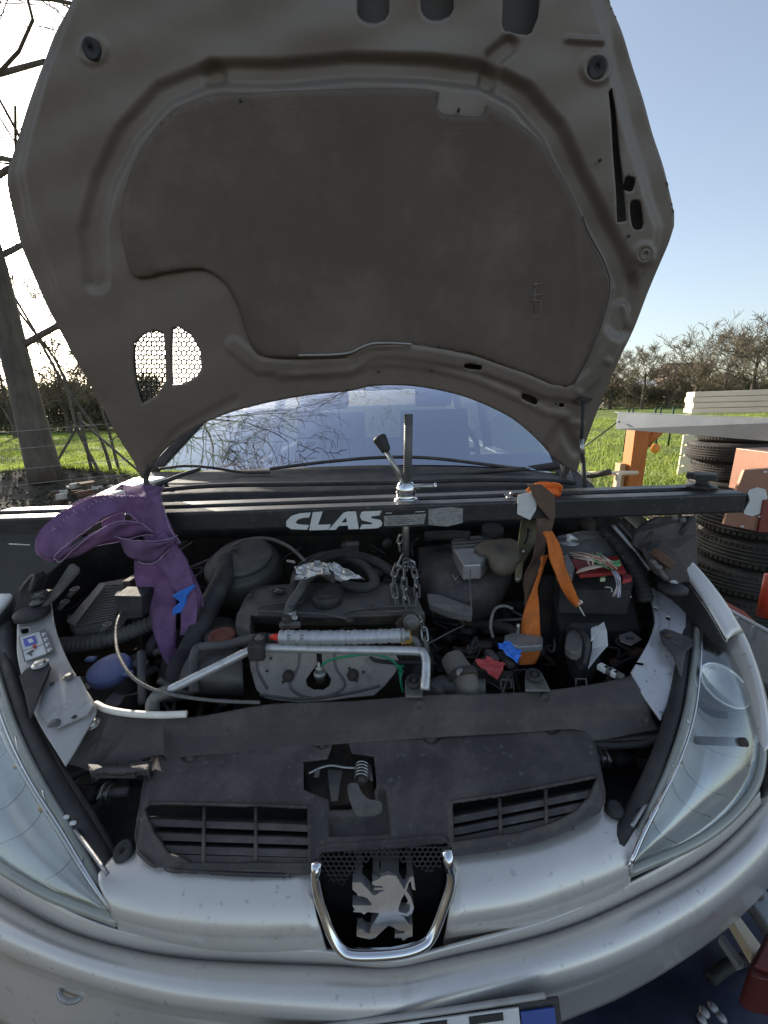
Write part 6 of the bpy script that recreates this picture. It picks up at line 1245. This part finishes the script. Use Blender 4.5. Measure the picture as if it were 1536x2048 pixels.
# green fence posts and braces in the meadow
gp = mat('green_coated_steel', (.012, .045, .03), .5, .2, .1, 10)
gF = 'green metal fence posts in the meadow'
def post(px, pyb, Y, h, label, brace=None, m=gp, r=.022, group=gF):
    b = Py(px, pyb, Y); t = thing('fence_post', (b.x, Y, 0), label, 'fence post', group)
    tube('post_shaft', [Vector((b.x, Y, 0)), Vector((b.x, Y, h))], r, m, t, straight=True, seg=8); lathe('post_cap', (b.x, Y, h), (0, 0, 1), [(r*1.2, 0), (r*1.1, .02), (r*.4, .03)], m, t, 8)
    for dx in (brace or []): tube('post_brace', [Vector((b.x, Y, h*.92)), Vector((b.x+dx, Y, 0))], r*.7, m, t, straight=True, seg=6)
    return t
post(1246, 915, 9.6, 1.0, 'braced green fence post just left of the orange timber post', [-1.2])
post(1254, 915, 10.0, 1.0, 'green fence post close behind the braced one')
post(1298, 915, 9.8, 1.0, 'green fence post just right of the orange timber post', None); post(1308, 915, 10.2, 1.0, 'green fence post second to the right of the orange timber post'); post(1333, 912, 10.4, 1.0, 'green fence post furthest right, near the pale crate')
om = Py(1307, 915, 9.0); oo_ = lathe('marker_disc', (om.x, 9.0, .17), (0, -1, .1), [(.10, 0), (.11, .02), (.09, .05), (.02, .06)], mat('orange_plastic', (.7, .22, .02), .5), None, 20); tag(oo_, 'small round orange plastic marker in the grass', 'marker')
# wooden trestle
trs = thing('trestle', Py(1185, 950, 2.9), 'low weathered timber trestle in the grass left of the orange post', 'trestle')
tube('trestle_bar', [Py(1175, 953, 2.9), Py(1222, 943, 2.8)], .022, bark, trs, straight=True, seg=4); tube('trestle_bar', [Py(1160, 948, 2.9), Py(1275, 946, 2.95)], .018, plk, trs, straight=True, seg=4)
for x in (1178, 1238): tube('trestle_leg', [Py(x, 946, 2.9), Vector((Py(x, 946, 2.9).x, 2.92, 0))], .022, plk, trs, straight=True, seg=4)
# red and white crate with rails beside the headlight
cw = thing('plastic_crate', Pz(1500, 1260, .35), 'white plastic crate with red contents behind the right headlight', 'crate')
q = [Pz(1462, 1222, .52), Pz(1535, 1262, .52)]; dd = (q[1]-q[0]).normalized()
prism('crate_side', [q[0], q[1]+dd*.1, q[1]+dd*.1-Vector((0, 0, .18)), q[0]-Vector((0, 0, .18))], (.004, .006, 0), white, cw, 0, .001)
for k in range(6): boxo('crate_rib', q[0]+dd*(.03+.06*k)+Vector((-.004, -.004, -.03)), .012, .012, .05, white, cw)
tube('crate_rim', [q[0]+Vector((0, .22, .0)), q[0], q[1]+dd*.1], .007, white, cw, straight=True, seg=6)
prism('crate_floor', [q[0]-Vector((0, 0, .04)), q[1]+dd*.1-Vector((0, 0, .04)), q[1]+dd*.1+Vector((.1, .3, -.04)), q[0]+Vector((.1, .3, -.04))], (0, 0, -.01), mat('red_brown_plastic', (.25, .04, .02), .5, 0, .2, 10), cw)
rp = tube('red_jack_handle', [Pz(1528, 1232, .55), Py(1545, 1150, 1.25)], .022, mat('jack_red', (.55, .05, .015), .4, 0, .15, 10), None, straight=True, seg=12); tag(rp, 'upright red steel tube at the right edge beside the tyres', 'jack handle')
# floor things at the lower right
tarp = mat('dark_blue_tarpaulin', (.022, .028, .055), .55, 0, .25, 5, .4, 40, dirt=(.06, .06, .06), dirt_amt=.3, dscale=6)
xs_ = np.linspace(.15, 2.0, 46); ys_ = np.linspace(-.4, 1.15, 40); X, Y = np.meshgrid(xs_, ys_); Z = .035+.015*np.sin(X*14+Y*6)*np.sin(Y*11)+.012*np.sin(X*31+Y*17)+.01*np.sin(Y*37-X*9)
tp = mesh('tarpaulin', np.stack([X, Y, Z], -1).reshape(-1, 3), grid_faces(40, 46), tarp, None); solid(tp, .003); tag(tp, 'rumpled dark blue tarpaulin spread on the ground beside the bumper', 'tarpaulin')
wpl = mat('weathered_grey_board', (.30, .32, .33), .8, 0, .3, 7, .6, 50, dirt=(.10, .10, .10), dirt_amt=.4, dscale=12, stretch=(1, .14, 1))
ob = slab('weathered_board', [(1480, 1768), (1500, 1745), (1600, 1850), (1600, 1930), (1560, 1890)], .16, .04, wpl, None, 0, .006); tag(ob, 'short weathered grey board with grain and a knot lying by the bumper', 'board')
lathe('board_knot', Pz(1508, 1785, .161), (0, 0, 1), [(.018, 0), (.014, .006), (.004, .007)], bark, ob, 12)
ob = slab('white_batten', [(1458, 1830), (1468, 1817), (1522, 1890), (1506, 1910)], .15, .03, plk, None, 0, .002); tag(ob, 'pale narrow batten lying on the tarpaulin below the weathered board', 'batten')
ob = slab('grey_batten', [(1438, 1872), (1446, 1866), (1490, 1925), (1478, 1930)], .12, .02, wpl, None, 0, .002); tag(ob, 'dull grey batten, the lower one of the two by the bumper', 'batten')
ob = slab('toolbox', [(1536, 1860), (1495, 1940), (1512, 1955), (1560, 1965), (1600, 1900)], .22, .1, mat('red_tool_steel', (.10, .018, .014), .5, 0, .2, 8), None, 0, .008); tag(ob, 'red steel toolbox corner at the lower right edge', 'toolbox'); slab('toolbox_lid', [(1542, 1862), (1508, 1930), (1560, 1950), (1600, 1900)], .232, .01, mat('red_lid', (.14, .022, .016), .5), ob, 0, .003)
for k, (x, y) in enumerate(((1408, 2030), (1424, 2020), (1440, 2040), (1400, 2044))):
    o = lathe('pebble', Pz(x, y, .06), (.2*k, .1, 1), [(.004, 0), (.009, .004), (.010, .009), (.004, .013)], alu, None, 9); tag(o, 'small pale stone lying on the dark tarpaulin', 'stone', 'pale stones on the tarpaulin')
tube('floor_cable', [Pz(x, y, .06) for x, y in ((1420, 1960), (1450, 1935), (1485, 1920), (1500, 1926))], .012, blk, tp, n=24)
# ---------------------------------------------------------------- left side
wood = mat('grey_fence_post', (.10, .085, .07), .9, 0, .3, 8, .5, 30)
post(187, 957, 6.9, 1.30, 'dark fence post with two diagonal braces left of the bonnet', [-1.0, 1.1], wood, .026, 'wire fence posts left of the car')
post(-120, 950, 6.0, 1.2, 'dark fence post at the left edge', None, wood, .026, 'wire fence posts left of the car'); post(470, 940, 7.5, 1.2, 'fence post hidden close to the bonnet hinge', None, wood, .03, 'wire fence posts left of the car')
wf = thing('wire_fence', (-6, 6.5, 0), 'thin wire strands strung across the bank left of the car', 'fence')
wire = mat('fence_wire', (.45, .44, .42), .4, .8)
for z0_, y in ((.55, 5.9), (.85, 5.95), (1.1, 6.0), (.35, 5.6)): tube('fence_strand', [Vector((-9.5, y-.3, z0_)), Vector((-6, y, z0_-.03)), Vector((-3.9, y+.4, z0_+.05)), Vector((-1.5, y+.9, z0_))], .0035, wire, wf, n=24, seg=5)
# heap of rusty and pale debris by the left wing
sc_ = random.Random(12)
kinds = [('brick_fragment', rust, 'broken rusty brown brick piece in the debris heap left of the car'), ('stone_fragment', mat('pale_limestone', (.45, .42, .36), .9, 0, .3, 14, .5, 60), 'pale broken stone in the debris heap left of the car')]
for k in range(26):
    nm, m, lb_ = kinds[k % 2]; px = 110+k*6+sc_.uniform(-8, 8); py = 978+sc_.uniform(-14, 14)-k*1.1; p = Pz(px, py, .22)
    o = boxo(nm, (p.x, p.y, .10+sc_.uniform(0, .14)), sc_.uniform(.08, .24), sc_.uniform(.06, .15), sc_.uniform(.03, .09), m, None, Matrix.Rotation(sc_.uniform(0, 3), 3, 'Z') @ Matrix.Rotation(sc_.uniform(-.4, .4), 3, 'X'), .012)
    tag(o, lb_, 'brick' if k % 2 == 0 else 'stone', 'brick pieces in the debris heap' if k % 2 == 0 else 'pale stones in the debris heap')

# leaf litter and small clods on the bare soil
def litter(name, n, xr, yr, s0, ms, label, seed):
    rng_ = np.random.RandomState(seed); x = rng_.uniform(*xr, n); y = rng_.uniform(*yr, n); z = gz(x, y)+.012; V = []; 
    e = rng_.randn(n, 3)*[1, 1, .35]; e /= np.linalg.norm(e, axis=1)[:, None]; d = np.cross(e, rng_.randn(n, 3)*[.4, .4, 1]); d /= np.linalg.norm(d, axis=1)[:, None]; s = s0*(.4+rng_.rand(n))[:, None]
    c = np.stack([x, y, z], 1); V = np.stack([c-e*s, c+d*s*.5, c+e*s, c-d*s*.5+[0, 0, .01]], 1).reshape(-1, 3)
    o = mesh(name, V, np.arange(4*n).reshape(-1, 4).tolist(), ms, smooth=False, kind='stuff'); o.data.polygons.foreach_set('material_index', rng_.randint(0, len(ms), n).tolist()); o['label'] = label
litter('leaf_litter', 9000, (-10, -.9), (2.0, 7.4), .035, [soil, mat('dry_leaf', (.16, .11, .06), .8, 0, .4, 3), mat('moss', (.07, .08, .03), .9, 0, .4, 3), soil], 'dead leaves and clods on the bare bank left of the car', 4)
litter('leaf_litter', 7000, (.9, 6), (1.5, 5.0), .03, [soil, mat('dry_grass', (.30, .27, .12), .8, 0, .4, 3), gm], 'dry leaves and grass on the soil right of the car', 5)
